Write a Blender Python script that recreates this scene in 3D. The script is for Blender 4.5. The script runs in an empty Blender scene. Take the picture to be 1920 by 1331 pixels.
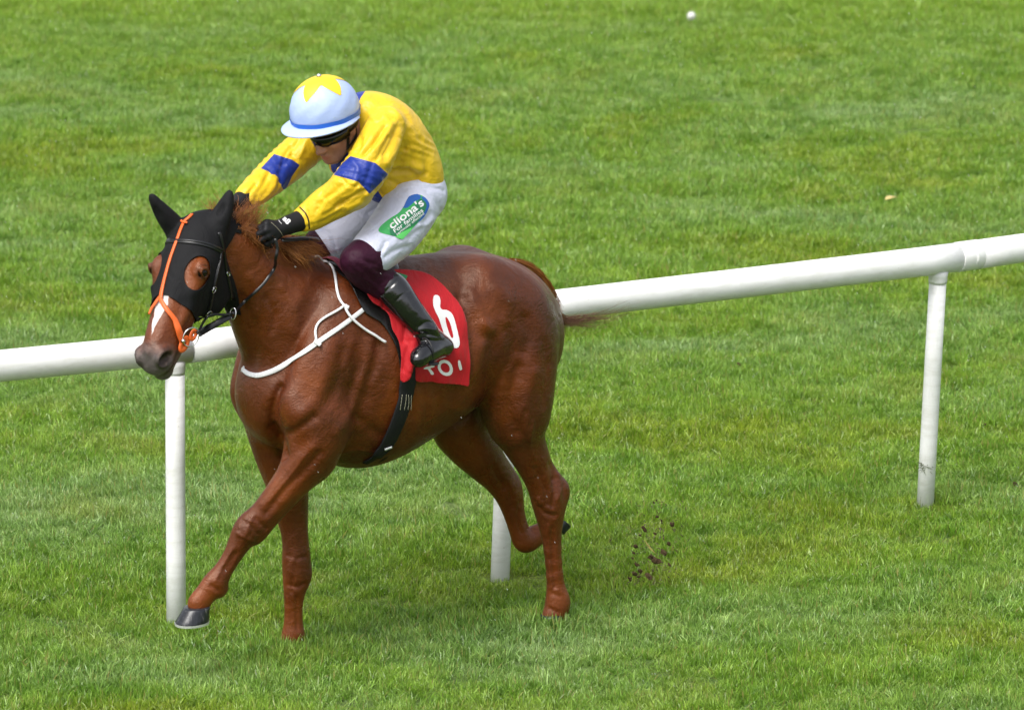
import bpy, math, random
import numpy as np
from mathutils import Vector, Matrix, Quaternion
from mathutils.bvhtree import BVHTree

# ------------------------------------------------------------------ camera, sky, sun, exposure
S = bpy.context.scene
COL = S.collection
RES_F = 9745.0                       # focal length in pixels of a 1920 px wide frame
TH = math.radians(13.0)
CAM_H = 5.85
cam_data = bpy.data.cameras.new('camera')
cam = bpy.data.objects.new('camera', cam_data)
COL.objects.link(cam)
cam.location = (0, 0, CAM_H)
cam.rotation_euler = (math.radians(90) - TH, 0, 0)
cam_data.sensor_width = 36.0
cam_data.lens = 36.0 * RES_F / 1920.0
cam_data.clip_start = 0.5
cam_data.clip_end = 2000
cam_data.dof.use_dof = True
cam_data.dof.focus_distance = 21.3
cam_data.dof.aperture_fstop = 4.5
S.camera = cam

world = bpy.data.worlds.new('World')
S.world = world
world.use_nodes = True
wn = world.node_tree
bg = wn.nodes['Background']
sky = wn.nodes.new('ShaderNodeTexSky')
sky.sky_type = 'NISHITA'
sky.sun_disc = False
SUN_EL, SUN_AZ = math.radians(58), math.radians(215)   # azimuth clockwise from +Y
sky.sun_elevation = SUN_EL
sky.sun_rotation = SUN_AZ
sky.air_density = 1.0
sky.dust_density = 4.0
sky.ozone_density = 1.0
# overcast: the cloud layer takes most of the blue out of the sky
hs = wn.nodes.new('ShaderNodeHueSaturation')
hs.inputs['Saturation'].default_value = 0.30
wn.links.new(sky.outputs[0], hs.inputs['Color'])
wn.links.new(hs.outputs[0], bg.inputs['Color'])
bg.inputs['Strength'].default_value = 0.140

sun_d = bpy.data.lights.new('sun', 'SUN')
sun_d.energy = 1.4
sun_d.angle = math.radians(32)
sun_d.color = (1.0, 0.97, 0.92)
sun = bpy.data.objects.new('sun', sun_d)
COL.objects.link(sun)
sd = Vector((math.sin(SUN_AZ) * math.cos(SUN_EL), math.cos(SUN_AZ) * math.cos(SUN_EL), math.sin(SUN_EL)))
sun.rotation_euler = sd.to_track_quat('Z', 'Y').to_euler()
sun.location = sd * 60

S.view_settings.view_transform = 'Standard'
S.view_settings.look = 'None'
S.view_settings.gamma = 1.0
S.view_settings.use_curve_mapping = False
S.view_settings.exposure = 0.80
S.cycles.max_bounces = 8

# ------------------------------------------------------------------ the place, measured
def ray(px, py):
    u = (px - 960) / RES_F
    v = -(py - 665.5) / RES_F
    return np.array([u, math.cos(TH) + v * math.sin(TH), -math.sin(TH) + v * math.cos(TH)])
CAMP = np.array([0.0, 0.0, CAM_H])
def ground(px, py, z=0.0):
    d = ray(px, py)
    return CAMP + d * (z - CAM_H) / d[2]
def on_depth(px, py, y):
    d = ray(px, py)
    return CAMP + d * (y / d[1])

# heading frame of the horse: x forward, y left, z up
PHI = math.radians(33.0)
HF = np.array([-math.cos(PHI), -math.sin(PHI), 0.0])
HL = np.array([math.sin(PHI), -math.cos(PHI), 0.0])
HU = np.array([0.0, 0.0, 1.0])
_a, _b = ground(545, 1218), ground(1035, 1170)
HO = (_a + _b) / 2
HO[2] = 0
_w = (np.dot(_a - HO, HL) + np.dot(_b - HO, HL)) / 2
HO = HO + HL * _w
def to_h(p):
    q = np.asarray(p) - HO
    return np.array([q @ HF, q @ HL, q @ HU])
def from_h(q):
    return HO + q[0] * HF + q[1] * HL + q[2] * HU
def P(px, py, w=0.0):
    """a place in the horse's frame: on the sight line (px, py), w metres left of its middle plane"""
    d = ray(px, py)
    c = CAMP - HO
    t = (w - c @ HL) / (d @ HL)
    q = c + d * t
    return np.array([q @ HF, w, q @ HU])
HROT = Matrix(((HF[0], HL[0], 0), (HF[1], HL[1], 0), (0, 0, 1)))

# ------------------------------------------------------------------ helpers
def tag(o, label=None, cat=None, group=None, kind=None):
    if label: o['label'] = label
    if cat: o['category'] = cat
    if group: o['group'] = group
    if kind: o['kind'] = kind
    return o
def mesh_of(name, verts, faces, smooth=True):
    me = bpy.data.meshes.new(name)
    verts = np.asarray(verts, dtype=np.float32)
    if isinstance(faces, np.ndarray) and faces.ndim == 2:
        n, k = faces.shape
        me.vertices.add(len(verts)); me.vertices.foreach_set('co', verts.ravel())
        me.loops.add(n * k); me.loops.foreach_set('vertex_index', faces.astype(np.int32).ravel())
        me.polygons.add(n)
        me.polygons.foreach_set('loop_start', (np.arange(n) * k).astype(np.int32))
        me.update(calc_edges=True)
    else:
        me.from_pydata([tuple(v) for v in verts], [], [tuple(f) for f in faces])
        me.update()
    if smooth:
        me.polygons.foreach_set('use_smooth', np.ones(len(me.polygons), dtype=bool))
    return me
def link(name, me, mat=None, parent=None):
    o = bpy.data.objects.new(name, me)
    COL.objects.link(o)
    if mat is not None and me is not None:
        for m in (mat if isinstance(mat, (list, tuple)) else [mat]):
            me.materials.append(m)
    if parent is not None:
        o.parent = parent
    return o
def empty_h(name, base, label, cat, group=None):
    """an Empty standing in the horse's frame; children carry coordinates of that frame minus base"""
    o = bpy.data.objects.new(name, None)
    COL.objects.link(o)
    o.location = from_h(base)
    o.rotation_euler = HROT.to_euler()
    o.empty_display_size = 0.1
    o['base'] = [float(x) for x in base]
    tag(o, label, cat, group)
    return o
def part_h(name, verts, faces, mat, root, parent=None, smooth=True):
    v = np.asarray(verts, dtype=float) - np.array(root['base'])
    return link(name, mesh_of(name, v, faces, smooth), mat, parent or root)

def new_mat(name):
    m = bpy.data.materials.new(name)
    m.use_nodes = True
    return m, m.node_tree, m.node_tree.nodes['Principled BSDF']
def node(nt, kind, **kw):
    n = nt.nodes.new('ShaderNode' + kind)
    for k, v in kw.items():
        if k.startswith('i_'):
            key = k[2:]
            n.inputs[int(key) if key.isdigit() else key].default_value = v
        else:
            setattr(n, k, v)
    return n
def ramp(nt, src, stops):
    r = nt.nodes.new('ShaderNodeValToRGB')
    el = r.color_ramp.elements
    while len(el) < len(stops): el.new(0.5)
    for e, (p, c) in zip(el, stops):
        e.position = p; e.color = (c[0], c[1], c[2], 1)
    nt.links.new(src, r.inputs[0])
    return r.outputs[0]
def noise(nt, vec, scale, detail=3, rough=0.55, dist=0.0, out=0):
    n = node(nt, 'TexNoise')
    n.inputs['Scale'].default_value = scale
    n.inputs['Detail'].default_value = detail
    n.inputs['Roughness'].default_value = rough
    n.inputs['Distortion'].default_value = dist
    if vec is not None: nt.links.new(vec, n.inputs['Vector'])
    return n.outputs[out]
def mixc(nt, fac, a, b, mode='MIX'):
    n = nt.nodes.new('ShaderNodeMix'); n.data_type = 'RGBA'; n.blend_type = mode
    for s, v in ((0, fac), (6, a), (7, b)):
        if hasattr(v, 'is_output'): nt.links.new(v, n.inputs[s])
        elif s == 0: n.inputs[0].default_value = v
        else: n.inputs[s].default_value = (v[0], v[1], v[2], 1)
    return n.outputs[2]
def math_n(nt, op, a, b=None, clamp=False):
    n = node(nt, 'Math', operation=op, use_clamp=clamp)
    for i, v in enumerate((a, b)):
        if v is None: continue
        if hasattr(v, 'is_output'): nt.links.new(v, n.inputs[i])
        else: n.inputs[i].default_value = v
    return n.outputs[0]
def mapping(nt, vec, scale=(1, 1, 1), rot=(0, 0, 0)):
    m = node(nt, 'Mapping'); m.inputs['Scale'].default_value = scale; m.inputs['Rotation'].default_value = rot
    nt.links.new(vec, m.inputs['Vector'])
    return m.outputs[0]
def bump(nt, bs, height, strength, dist):
    b = node(nt, 'Bump'); b.inputs['Strength'].default_value = strength; b.inputs['Distance'].default_value = dist
    nt.links.new(height, b.inputs['Height']); 
    if bs.inputs['Normal'].links: nt.links.new(bs.inputs['Normal'].links[0].from_socket, b.inputs['Normal'])
    nt.links.new(b.outputs[0], bs.inputs['Normal'])
def simple(name, col, rough=0.5, spec=0.5, var=0.0, vscale=30, bmp=0.0, bscale=200, bdist=0.001, coat=0, sheen=0, metal=0):
    m, nt, bs = new_mat(name)
    tc = node(nt, 'TexCoord').outputs['Object']
    if var:
        n = noise(nt, tc, vscale, 4)
        c = mixc(nt, n, [x * (1 - var) for x in col], [min(1, x * (1 + var)) for x in col])
        nt.links.new(c, bs.inputs['Base Color'])
    else:
        bs.inputs['Base Color'].default_value = (*col, 1)
    bs.inputs['Roughness'].default_value = rough
    bs.inputs['Specular IOR Level'].default_value = spec
    bs.inputs['Coat Weight'].default_value = coat
    bs.inputs['Sheen Weight'].default_value = sheen
    bs.inputs['Metallic'].default_value = metal
    if bmp: bump(nt, bs, noise(nt, tc, bscale, 4), bmp, bdist)
    return m

# ------------------------------------------------------------------ ground and turf
def turf_color(nt, pos):
    """hue of the turf by place: pale bluish swathes with wet sheen painted in, yellowish and mossy ones"""
    sw = mapping(nt, pos, (0.9, 1.15, 1), (0, 0, 0.35))
    big = noise(nt, sw, 0.55, 4, 0.6, 0.6)
    c1 = ramp(nt, big, [(0.34, (0.280, 0.368, 0.036)), (0.44, (0.248, 0.385, 0.050)), (0.54, (0.262, 0.400, 0.088)), (0.66, (0.290, 0.415, 0.155))])  # pale bluish stops put the sheen of wet grass into the colour
    mid = noise(nt, mapping(nt, pos, (1, 1.3, 1)), 2.6, 5, 0.65, 0.8)
    c2 = mixc(nt, ramp(nt, mid, [(0.35, (0, 0, 0)), (0.62, (1, 1, 1))]), mixc(nt, 1.0, c1, (0.62, 0.74, 0.50), 'MULTIPLY'), c1)
    sm = noise(nt, pos, 10, 4, 0.6, 0.5)
    c2 = mixc(nt, ramp(nt, sm, [(0.36, (1, 1, 1)), (0.52, (0, 0, 0))]), c2, mixc(nt, 1.0, c2, (0.60, 0.72, 0.45), 'MULTIPLY'))
    c2 = mixc(nt, ramp(nt, sm, [(0.55, (0, 0, 0)), (0.70, (.8, .8, .8))]), c2, mixc(nt, 1.0, c2, (1.25, 1.15, 1.35), 'MULTIPLY'))
    ye = noise(nt, pos, 1.3, 4, 0.6, 0.4)
    c3 = mixc(nt, ramp(nt, ye, [(0.56, (0, 0, 0)), (0.78, (0.6, 0.6, 0.6))]), c2, (0.29, 0.33, 0.055))
    # brighter longer grass beyond the mown line
    sep = node(nt, 'SeparateXYZ'); nt.links.new(pos, sep.inputs[0])
    edge = math_n(nt, 'ADD', sep.outputs[1], math_n(nt, 'MULTIPLY', noise(nt, pos, 0.8, 3), 1.6))
    k = math_n(nt, 'MULTIPLY', math_n(nt, 'SUBTRACT', edge, 34.8), 0.32, True)
    c4 = mixc(nt, k, c3, (0.235, 0.365, 0.040))
    return c4

ground_m, nt, bs = new_mat('turf_soil')
pos = node(nt, 'NewGeometry').outputs['Position']
tcol = turf_color(nt, pos)
fine = noise(nt, pos, 60, 5, 0.7)
tc2 = mixc(nt, ramp(nt, fine, [(0.35, (0, 0, 0)), (0.65, (1, 1, 1))]), mixc(nt, 1.0, tcol, (0.45, 0.42, 0.4), 'MULTIPLY'), tcol)
far_k = node(nt, 'SeparateXYZ'); nt.links.new(pos, far_k.inputs[0])
nt.links.new(tc2, bs.inputs['Base Color'])
bs.inputs['Roughness'].default_value = 0.9
bump(nt, bs, noise(nt, pos, 45, 5, 0.7), 1.0, 0.05)

gs = []
xs = sorted(set([-900, -500, -250, -120, -60] + [round(-30 + 0.5 * i, 3) for i in range(121)] + [60, 120, 250, 500, 900]))
ys = sorted(set([-900, -500, -250, -120, -60, -20] + [round(-2 + 0.5 * i, 3) for i in range(121)] + [90, 150, 300, 600, 1200]))
def gz(x, y):
    if abs(x) > 28 or y > 56 or y < 0: return 0.0
    return 0.0
gv = [(x, y, gz(x, y)) for y in ys for x in xs]
nx = len(xs)
gf = [(j * nx + i, j * nx + i + 1, (j + 1) * nx + i + 1, (j + 1) * nx + i) for j in range(len(ys) - 1) for i in range(nx - 1)]
gr = link('ground', mesh_of('ground', gv, gf, False), ground_m)
tag(gr, kind='structure')

blade_m, nt, bs = new_mat('grass_blade')
geo = node(nt, 'NewGeometry')
pos = geo.outputs['Position']
tcol = turf_color(nt, pos)
rnd = geo.outputs['Random Per Island']
val = math_n(nt, 'ADD', math_n(nt, 'MULTIPLY', rnd, 0.75), 0.62)
comb = node(nt, 'CombineColor')
for i in range(3): nt.links.new(val, comb.inputs[i])
c = mixc(nt, 1.0, tcol, comb.outputs[0], 'MULTIPLY')
straw = ramp(nt, rnd, [(0.93, (0, 0, 0)), (0.96, (1, 1, 1))])
c = mixc(nt, straw, c, (0.30, 0.27, 0.09))
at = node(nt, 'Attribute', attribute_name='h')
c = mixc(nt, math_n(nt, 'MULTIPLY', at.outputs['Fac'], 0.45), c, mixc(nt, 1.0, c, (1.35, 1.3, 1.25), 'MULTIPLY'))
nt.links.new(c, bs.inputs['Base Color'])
bs.inputs['Roughness'].default_value = 0.36
bs.inputs['Specular IOR Level'].default_value = 0.6
out = nt.nodes['Material Output']
tr = node(nt, 'BsdfTranslucent'); nt.links.new(mixc(nt, 1.0, c, (1.1, 1.25, 0.6), 'MULTIPLY'), tr.inputs['Color'])
mx = node(nt, 'MixShader'); mx.inputs[0].default_value = 0.30
nt.links.new(bs.outputs[0], mx.inputs[1]); nt.links.new(tr.outputs[0], mx.inputs[2]); nt.links.new(mx.outputs[0], out.inputs[0])

rg = np.random.default_rng(7)
tuft_col = bpy.data.collections.new('turf_tufts')
def make_tuft(i, n, rad, lo, hi, lean):
    V, F, Hh = [], [], []
    base_dir = rg.uniform(0, 2 * math.pi)
    for b in range(n):
        r = rad * math.sqrt(rg.uniform()); a = rg.uniform(0, 2 * math.pi)
        x, y = r * math.cos(a), r * math.sin(a)
        L = rg.uniform(lo, hi); wd = rg.uniform(0.0011, 0.0021)
        d = rg.normal(base_dir, 1.3); ln = abs(rg.normal(lean, 0.3))
        side = rg.uniform(0, math.pi)
        sx, sy = math.cos(side) * wd, math.sin(side) * wd
        i0 = len(V)
        z = -0.004
        px_, py_ = x, y
        for k in range(4):
            t = k / 3
            bend = ln * (0.35 + 0.9 * t)
            if k:
                st = L / 3
                px_ += math.cos(d) * st * math.sin(min(1.5, bend)); py_ += math.sin(d) * st * math.sin(min(1.5, bend)); z += st * math.cos(min(1.5, bend))
            w = (1, 1.1, 0.8, 0)[k]
            if k < 3:
                V += [(px_ - sx * w, py_ - sy * w, z), (px_ + sx * w, py_ + sy * w, z)]; Hh += [t, t]
            else:
                V.append((px_, py_, z)); Hh.append(1)
        F += [(i0, i0 + 1, i0 + 3, i0 + 2), (i0 + 2, i0 + 3, i0 + 5, i0 + 4), (i0 + 4, i0 + 5, i0 + 6)]
    me = mesh_of('turf_tuft', V, F, True)
    me.attributes.new('h', 'FLOAT', 'POINT').data.foreach_set('value', np.array(Hh, dtype=np.float32))
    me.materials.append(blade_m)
    o = bpy.data.objects.new('turf_tuft', me)
    tuft_col.objects.link(o)
for i in range(8):
    make_tuft(i, 50, 0.055, 0.024, 0.056, (0.45, 0.8, 1.1, 0.65)[i % 4])

# where each tuft stands: dense in and near the frame, thinning outward
FEET = [tuple(ground(546, 1216)[:2]), tuple(ground(544, 1226)[:2]), tuple(ground(1036, 1170)[:2])]
def scatter():
    pts, sc = [], []
    for (x0, x1, y0, y1, dens, s) in [(-6.5, 6.5, 14, 27, 620, 1.0), (-7.5, 7.5, 27, 42, 400, 1.15), (-14, 14, 42, 56, 60, 2.2),
                                       (-14, -7.5, 12, 42, 60, 2.0), (7.5, 14, 12, 42, 60, 2.0), (-7.5, 7.5, 10, 14, 120, 1.6)]:
        n = int((x1 - x0) * (y1 - y0) * dens)
        p = np.c_[rg.uniform(x0, x1, n), rg.uniform(y0, y1, n)]
        pts.append(p); sc.append(np.full(n, s))
    p = np.concatenate(pts); s = np.concatenate(sc)
    # clumps: smooth random fields
    f = np.zeros(len(p))
    for k in range(14):
        a = rg.uniform(0, math.pi); w = rg.uniform(1.5, 16)
        f += np.sin(w * (p[:, 0] * math.cos(a) + p[:, 1] * math.sin(a)) + rg.uniform(0, 6)) / 3.7
    s = s * np.clip(1.0 + 0.22 * f + rg.normal(0, 0.15, len(p)), 0.45, 1.8)
    # longer tufts where hooves press in and round the posts, where the mower does not reach
    for (fx, fy) in FEET:
        q = np.c_[rg.normal(fx, .085, 90), rg.normal(fy, .07, 90)]
        p = np.vstack([p, q]); s = np.r_[s, rg.uniform(1.25, 1.75, 90)]
    far = p[:, 1] > 35.5
    s[far] *= 1.15
    v = np.c_[p, np.zeros(len(p))]
    me = bpy.data.meshes.new('turf_grass')
    me.vertices.add(len(v)); me.vertices.foreach_set('co', v.astype(np.float32).ravel())
    me.attributes.new('s', 'FLOAT', 'POINT').data.foreach_set('value', s.astype(np.float32))
    o = link('turf_grass', me)
    tag(o, 'short damp green grass of the racecourse', 'grass', kind='stuff')
    ng = bpy.data.node_groups.new('turf_grass', 'GeometryNodeTree')
    ng.interface.new_socket('Geometry', in_out='INPUT', socket_type='NodeSocketGeometry')
    ng.interface.new_socket('Geometry', in_out='OUTPUT', socket_type='NodeSocketGeometry')
    gi, go = ng.nodes.new('NodeGroupInput'), ng.nodes.new('NodeGroupOutput')
    iop = ng.nodes.new('GeometryNodeInstanceOnPoints')
    ci = ng.nodes.new('GeometryNodeCollectionInfo'); ci.inputs[0].default_value = tuft_col
    ci.inputs['Separate Children'].default_value = True; ci.inputs['Reset Children'].default_value = True
    iop.inputs['Pick Instance'].default_value = True
    rv = ng.nodes.new('FunctionNodeRandomValue'); rv.data_type = 'FLOAT_VECTOR'
    rv.inputs[0].default_value = (-0.12, -0.12, 0); rv.inputs[1].default_value = (0.12, 0.12, 6.283)
    na = ng.nodes.new('GeometryNodeInputNamedAttribute'); na.data_type = 'FLOAT'; na.inputs[0].default_value = 's'
    L = ng.links.new
    L(gi.outputs[0], iop.inputs['Points']); L(ci.outputs[0], iop.inputs['Instance'])
    L(rv.outputs[0], iop.inputs['Rotation']); L(na.outputs[0], iop.inputs['Scale']); L(iop.outputs[0], go.inputs[0])
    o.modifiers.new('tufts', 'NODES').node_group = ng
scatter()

# ------------------------------------------------------------------ running rail
rail_m, nt, bs = new_mat('white_plastic_rail')
tc = node(nt, 'NewGeometry').outputs['Position']
d = noise(nt, mapping(nt, tc, (2, 2, 9)), 4, 6, 0.7, 0.6)
c = mixc(nt, ramp(nt, d, [(0.46, (0, 0, 0)), (0.72, (0.75, 0.75, 0.75))]), (0.79, 0.79, 0.79), (0.62, 0.62, 0.58))
sp = noise(nt, mapping(nt, tc, (1, 1, 1.6)), 38, 4, 0.6)
c = mixc(nt, ramp(nt, sp, [(0.69, (0, 0, 0)), (0.73, (0.6, 0.6, 0.6))]), c, (0.25, 0.22, 0.18))
nt.links.new(c, bs.inputs['Base Color'])
bump(nt, bs, noise(nt, tc, 18, 4, .6), .25, .004)
bs.inputs['Roughness'].default_value = 0.45
def tube_rings(path, radii, n=20, closed_ends=True, flat=None):
    """round tube along a path; flat = (a, b) squashes the section"""
    path = np.asarray(path, float)
    m = len(path)
    radii = np.broadcast_to(np.asarray(radii, float), (m,))
    tan = np.gradient(path, axis=0); tan /= np.linalg.norm(tan, axis=1)[:, None] + 1e-12
    up = np.array([0, 0, 1.0]) if abs(tan[0][2]) < 0.9 else np.array([1.0, 0, 0])
    V, F = [], []
    u = np.cross(tan[0], up); u /= np.linalg.norm(u)
    for i in range(m):
        u = u - tan[i] * (u @ tan[i]); u /= np.linalg.norm(u)
        v = np.cross(tan[i], u)
        for k in range(n):
            a = 2 * math.pi * k / n
            V.append(path[i] + radii[i] * (math.cos(a) * u + math.sin(a) * v))
    for i in range(m - 1):
        for k in range(n):
            F.append((i * n + k, i * n + (k + 1) % n, (i + 1) * n + (k + 1) % n, (i + 1) * n + k))
    if closed_ends:
        F.append(tuple(range(n))[::-1]); F.append(tuple((m - 1) * n + k for k in range(n)))
    return V, F
RZ, RR = 1.143, 0.064
post_px = [((330, 1172), (327, 668)), ((936, 1089), (957, 585)), ((1733, 953), (1757, 478))]
bases = [ground(*b) for b, t in post_px]
tops = [on_depth(t[0], t[1], b[1] + 0.03) for (_, t), b in zip(post_px, bases)]
ctr = [np.array([t[0], t[1], RZ]) for t in tops]
dirL = ctr[0] - ctr[1]; dirR = ctr[2] - ctr[1]
railroot = bpy.data.objects.new('running_rail', None); COL.objects.link(railroot)
railroot.location = bases[1]
tag(railroot, 'white plastic running rail on slim posts beyond the horse', 'rail')
B0 = np.array(bases[1])
def rp(name, V, F, mat=rail_m, parent=railroot): return link(name, mesh_of(name, np.asarray(V) - B0, F), mat, parent)
# the rail line swings a little between posts; posts beyond the frame continue it
def railpt(px, py): # centre line height known
    return ground(px, py, RZ)
line = [railpt(-560, 742.5), railpt(0, 686), railpt(150, 671.5), railpt(330, 654), railpt(620, 618), railpt(957, 582), railpt(1100, 565), railpt(1400, 530), railpt(1757, 487.5), railpt(1920, 465), railpt(2500, 384), railpt(3100, 296)]
line = np.array(line)
def catmull(pts, n):
    pts = np.asarray(pts, float)
    P_ = np.vstack([2 * pts[0] - pts[1], pts, 2 * pts[-1] - pts[-2]])
    out = []
    for i in range(1, len(P_) - 2):
        for k in range(n):
            t = k / n
            a, b, c_, d_ = P_[i - 1], P_[i], P_[i + 1], P_[i + 2]
            out.append(0.5 * ((2 * b) + (c_ - a) * t + (2 * a - 5 * b + 4 * c_ - d_) * t * t + (3 * b - a - 3 * c_ + d_) * t ** 3))
    out.append(pts[-1])
    return np.array(out)
# straight lengths of pipe joined by sleeves beside each post
joints = [0, 1.6, 3.62]
xs_line = line[:, 0]
def line_at(x): return np.array([x, np.interp(x, xs_line, line[:, 1]), RZ])
jx = [line[0][0], tops[0][0] - 1.9, tops[0][0] + 0.05, tops[1][0] + 0.06, tops[2][0] + 0.13, tops[2][0] + 1.9, line[-1][0]]
for i in range(len(jx) - 1):
    xa, xb = jx[i], jx[i + 1]
    if xa >= xb: continue
    pth = [line_at(xa + (xb - xa) * k / 10) for k in range(11)]
    pth[0] = pth[0] + 0; pth = [p + np.array([0.004 if k == 0 else 0, 0, 0]) for k, p in enumerate(pth)]
    V, F = tube_rings(pth, RR, 32)
    rp('rail_tube', V, F)
    # sleeve at the end
    if i < len(jx) - 2:
        s0, s1 = line_at(xb - 0.05), line_at(xb + 0.05)
        V, F = tube_rings([s0 + (s1 - s0) * k for k in (0, 0.04, 0.5, 0.96, 1)], [RR + .0004, RR + .002, RR + .002, RR + .002, RR + .0004], 32)
        if abs(xb - tops[0][0]) > .3: rp('joint_sleeve', V, F)
extra = [np.array([line_at(x)[0], line_at(x)[1], 0]) for x in (tops[0][0] - 1.9, tops[2][0] + 1.9)]
allp = [(bases[i], line_at(tops[i][0])) for i in range(3)] + [(e + np.array([0, 0.0, 0]), e + np.array([0, 0, RZ])) for e in extra]
for i, (b, t) in enumerate(allp):
    b = b - np.array([0, 0, 0.08])
    pr = 0.040
    pth = [b + (t - b) * k for k in (0, 0.3, 0.6, 0.94)]
    V, F = tube_rings(pth, pr if i != 2 else 0.038, 24)
    rp('post', V, F)
    # socket where the post meets the pipe
    d_ = t - b
    V, F = tube_rings([b + d_ * k for k in (0.915, 0.925, 0.94, 0.96)], [pr + .0005, pr + .0015, pr + .002, pr + .006], 24)
    rp('post_socket', V, F)

# ------------------------------------------------------------------ signed distance modelling
class Field:
    def __init__(self, lo, hi, h):
        self.lo = np.array(lo, float); self.h = h
        self.n = np.ceil((np.array(hi) - self.lo) / h).astype(int) + 1
        self.D = np.full(self.n, 0.5, dtype=np.float32)
        self.ax = [(self.lo[i] + h * np.arange(self.n[i])).astype(np.float32) for i in range(3)]
    def box(self, lo, hi):
        a = np.clip(np.floor((np.array(lo) - self.lo) / self.h).astype(int), 0, self.n - 1)
        b = np.clip(np.ceil((np.array(hi) - self.lo) / self.h).astype(int) + 1, 1, self.n)
        sl = tuple(slice(int(a[i]), int(max(b[i], a[i] + 1))) for i in range(3))
        X = self.ax[0][sl[0]][:, None, None]; Y = self.ax[1][sl[1]][None, :, None]; Z = self.ax[2][sl[2]][None, None, :]
        return sl, X, Y, Z
    def put(self, sl, d, k, sub=False):
        A = self.D[sl]
        if sub:
            d = -d
            h_ = np.maximum(k - np.abs(A - d), 0) / k
            self.D[sl] = np.maximum(A, d) + h_ * h_ * k * 0.25
        else:
            h_ = np.maximum(k - np.abs(A - d), 0) / k
            self.D[sl] = np.minimum(A, d) - h_ * h_ * k * 0.25
    def ell(self, c, r, k=0.03, R=None, sub=False):
        """ellipsoid; R = 3x3 rows are its axes"""
        c = np.asarray(c, float); r = np.asarray(r, float)
        m = (max(r) if R is not None else r) + k + 3 * self.h
        sl, X, Y, Z = self.box(c - m, c + m)
        x, y, z = X - c[0], Y - c[1], Z - c[2]
        if R is not None:
            R = np.asarray(R, float)
            x, y, z = (R[0][0] * x + R[0][1] * y + R[0][2] * z, R[1][0] * x + R[1][1] * y + R[1][2] * z, R[2][0] * x + R[2][1] * y + R[2][2] * z)
        q = np.sqrt((x / r[0]) ** 2 + (y / r[1]) ** 2 + (z / r[2]) ** 2) + 1e-6
        g = np.sqrt((x / r[0] ** 2) ** 2 + (y / r[1] ** 2) ** 2 + (z / r[2] ** 2) ** 2) + 1e-6
        d = (q * (q - 1) / g).astype(np.float32)
        self.put(sl, d, k, sub)
    def cone(self, a, b, ra, rb, k=0.02, lat=None, fl=1.0, sub=False):
        """tapered capsule; fl squashes it along the unit vector lat"""
        a = np.asarray(a, float); b = np.asarray(b, float)
        m = max(ra, rb) * max(1, fl) + k + 3 * self.h
        sl, X, Y, Z = self.box(np.minimum(a, b) - m, np.maximum(a, b) + m)
        ab = b - a; L2 = max(ab @ ab, 1e-9)
        x, y, z = X - a[0], Y - a[1], Z - a[2]
        t = np.clip((x * ab[0] + y * ab[1] + z * ab[2]) / L2, 0, 1)
        x = x - t * ab[0]; y = y - t * ab[1]; z = z - t * ab[2]
        d2 = x * x + y * y + z * z
        if lat is not None:
            l = x * lat[0] + y * lat[1] + z * lat[2]
            d2 = d2 + l * l * (1 / fl ** 2 - 1)
        r = ra + (rb - ra) * t
        d = np.sqrt(d2) - r
        self.put(sl, d.astype(np.float32), k, sub)
    def chain(self, nodes, k=0.02, kin=None, n=3, lat=None, fl=1.0, sub=False):
        """nodes (point, radius) joined by a smooth run of tapered capsules"""
        pts = catmull([list(p) + [r] for p, r in nodes], n)
        for i in range(len(pts) - 1):
            self.cone(pts[i][:3], pts[i + 1][:3], max(pts[i][3], 1e-3), max(pts[i + 1][3], 1e-3), k if kin is None or i == 0 else kin, lat, fl, sub)
    def ells(self, nodes, k=0.03, n=4, kin=0.02):
        pts = catmull([list(p) + list(r) for p, r in nodes], n)
        for i, q in enumerate(pts):
            self.ell(q[:3], q[3:6], k if i == 0 else kin)
    def mesh(self, iso=0.0):
        """surface nets, then one pull onto the level"""
        D = self.D - iso
        s = D < 0
        nx, ny, nz = D.shape
        cell = np.zeros((nx - 1, ny - 1, nz - 1), np.uint8)
        for i in (0, 1):
            for j in (0, 1):
                for k in (0, 1):
                    cell += s[i:nx - 1 + i, j:ny - 1 + j, k:nz - 1 + k]
        act = (cell > 0) & (cell < 8)
        idx = np.argwhere(act)
        vid = np.full(act.shape, -1, np.int32); vid[act] = np.arange(len(idx))
        acc = np.zeros((len(idx), 3)); cnt = np.zeros(len(idx))
        I, J, K = idx.T
        corners = [(a, b, c) for a in (0, 1) for b in (0, 1) for c in (0, 1)]
        for p in corners:
            for axn in range(3):
                if p[axn]: continue
                q = list(p); q[axn] = 1
                d0 = D[I + p[0], J + p[1], K + p[2]]; d1 = D[I + q[0], J + q[1], K + q[2]]
                m = (d0 < 0) != (d1 < 0)
                t = np.where(m, d0 / np.where(m, d0 - d1, 1), 0)
                pos = np.tile(np.array(p, float), (len(idx), 1)); pos[:, axn] = t
                acc[m] += pos[m]; cnt[m] += 1
        V = self.lo + self.h * (idx + acc / cnt[:, None])
        F = []
        for axn, (u, v) in ((0, (1, 2)), (1, (2, 0)), (2, (0, 1))):
            sl0 = [slice(None)] * 3; sl1 = [slice(None)] * 3
            sl0[axn] = slice(0, -1); sl1[axn] = slice(1, None)
            a, b = s[tuple(sl0)], s[tuple(sl1)]
            e = np.argwhere(a != b)
            e = e[(e[:, u] > 0) & (e[:, v] > 0) & (e[:, u] < D.shape[u] - 1) & (e[:, v] < D.shape[v] - 1)]
            ins = a[e[:, 0], e[:, 1], e[:, 2]]
            def g(du, dv):
                q = e.copy(); q[:, u] -= du; q[:, v] -= dv
                return vid[q[:, 0], q[:, 1], q[:, 2]]
            quad = np.stack([g(1, 1), g(0, 1), g(0, 0), g(1, 0)], 1)
            quad[~ins] = quad[~ins][:, ::-1]
            F.append(quad)
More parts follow.
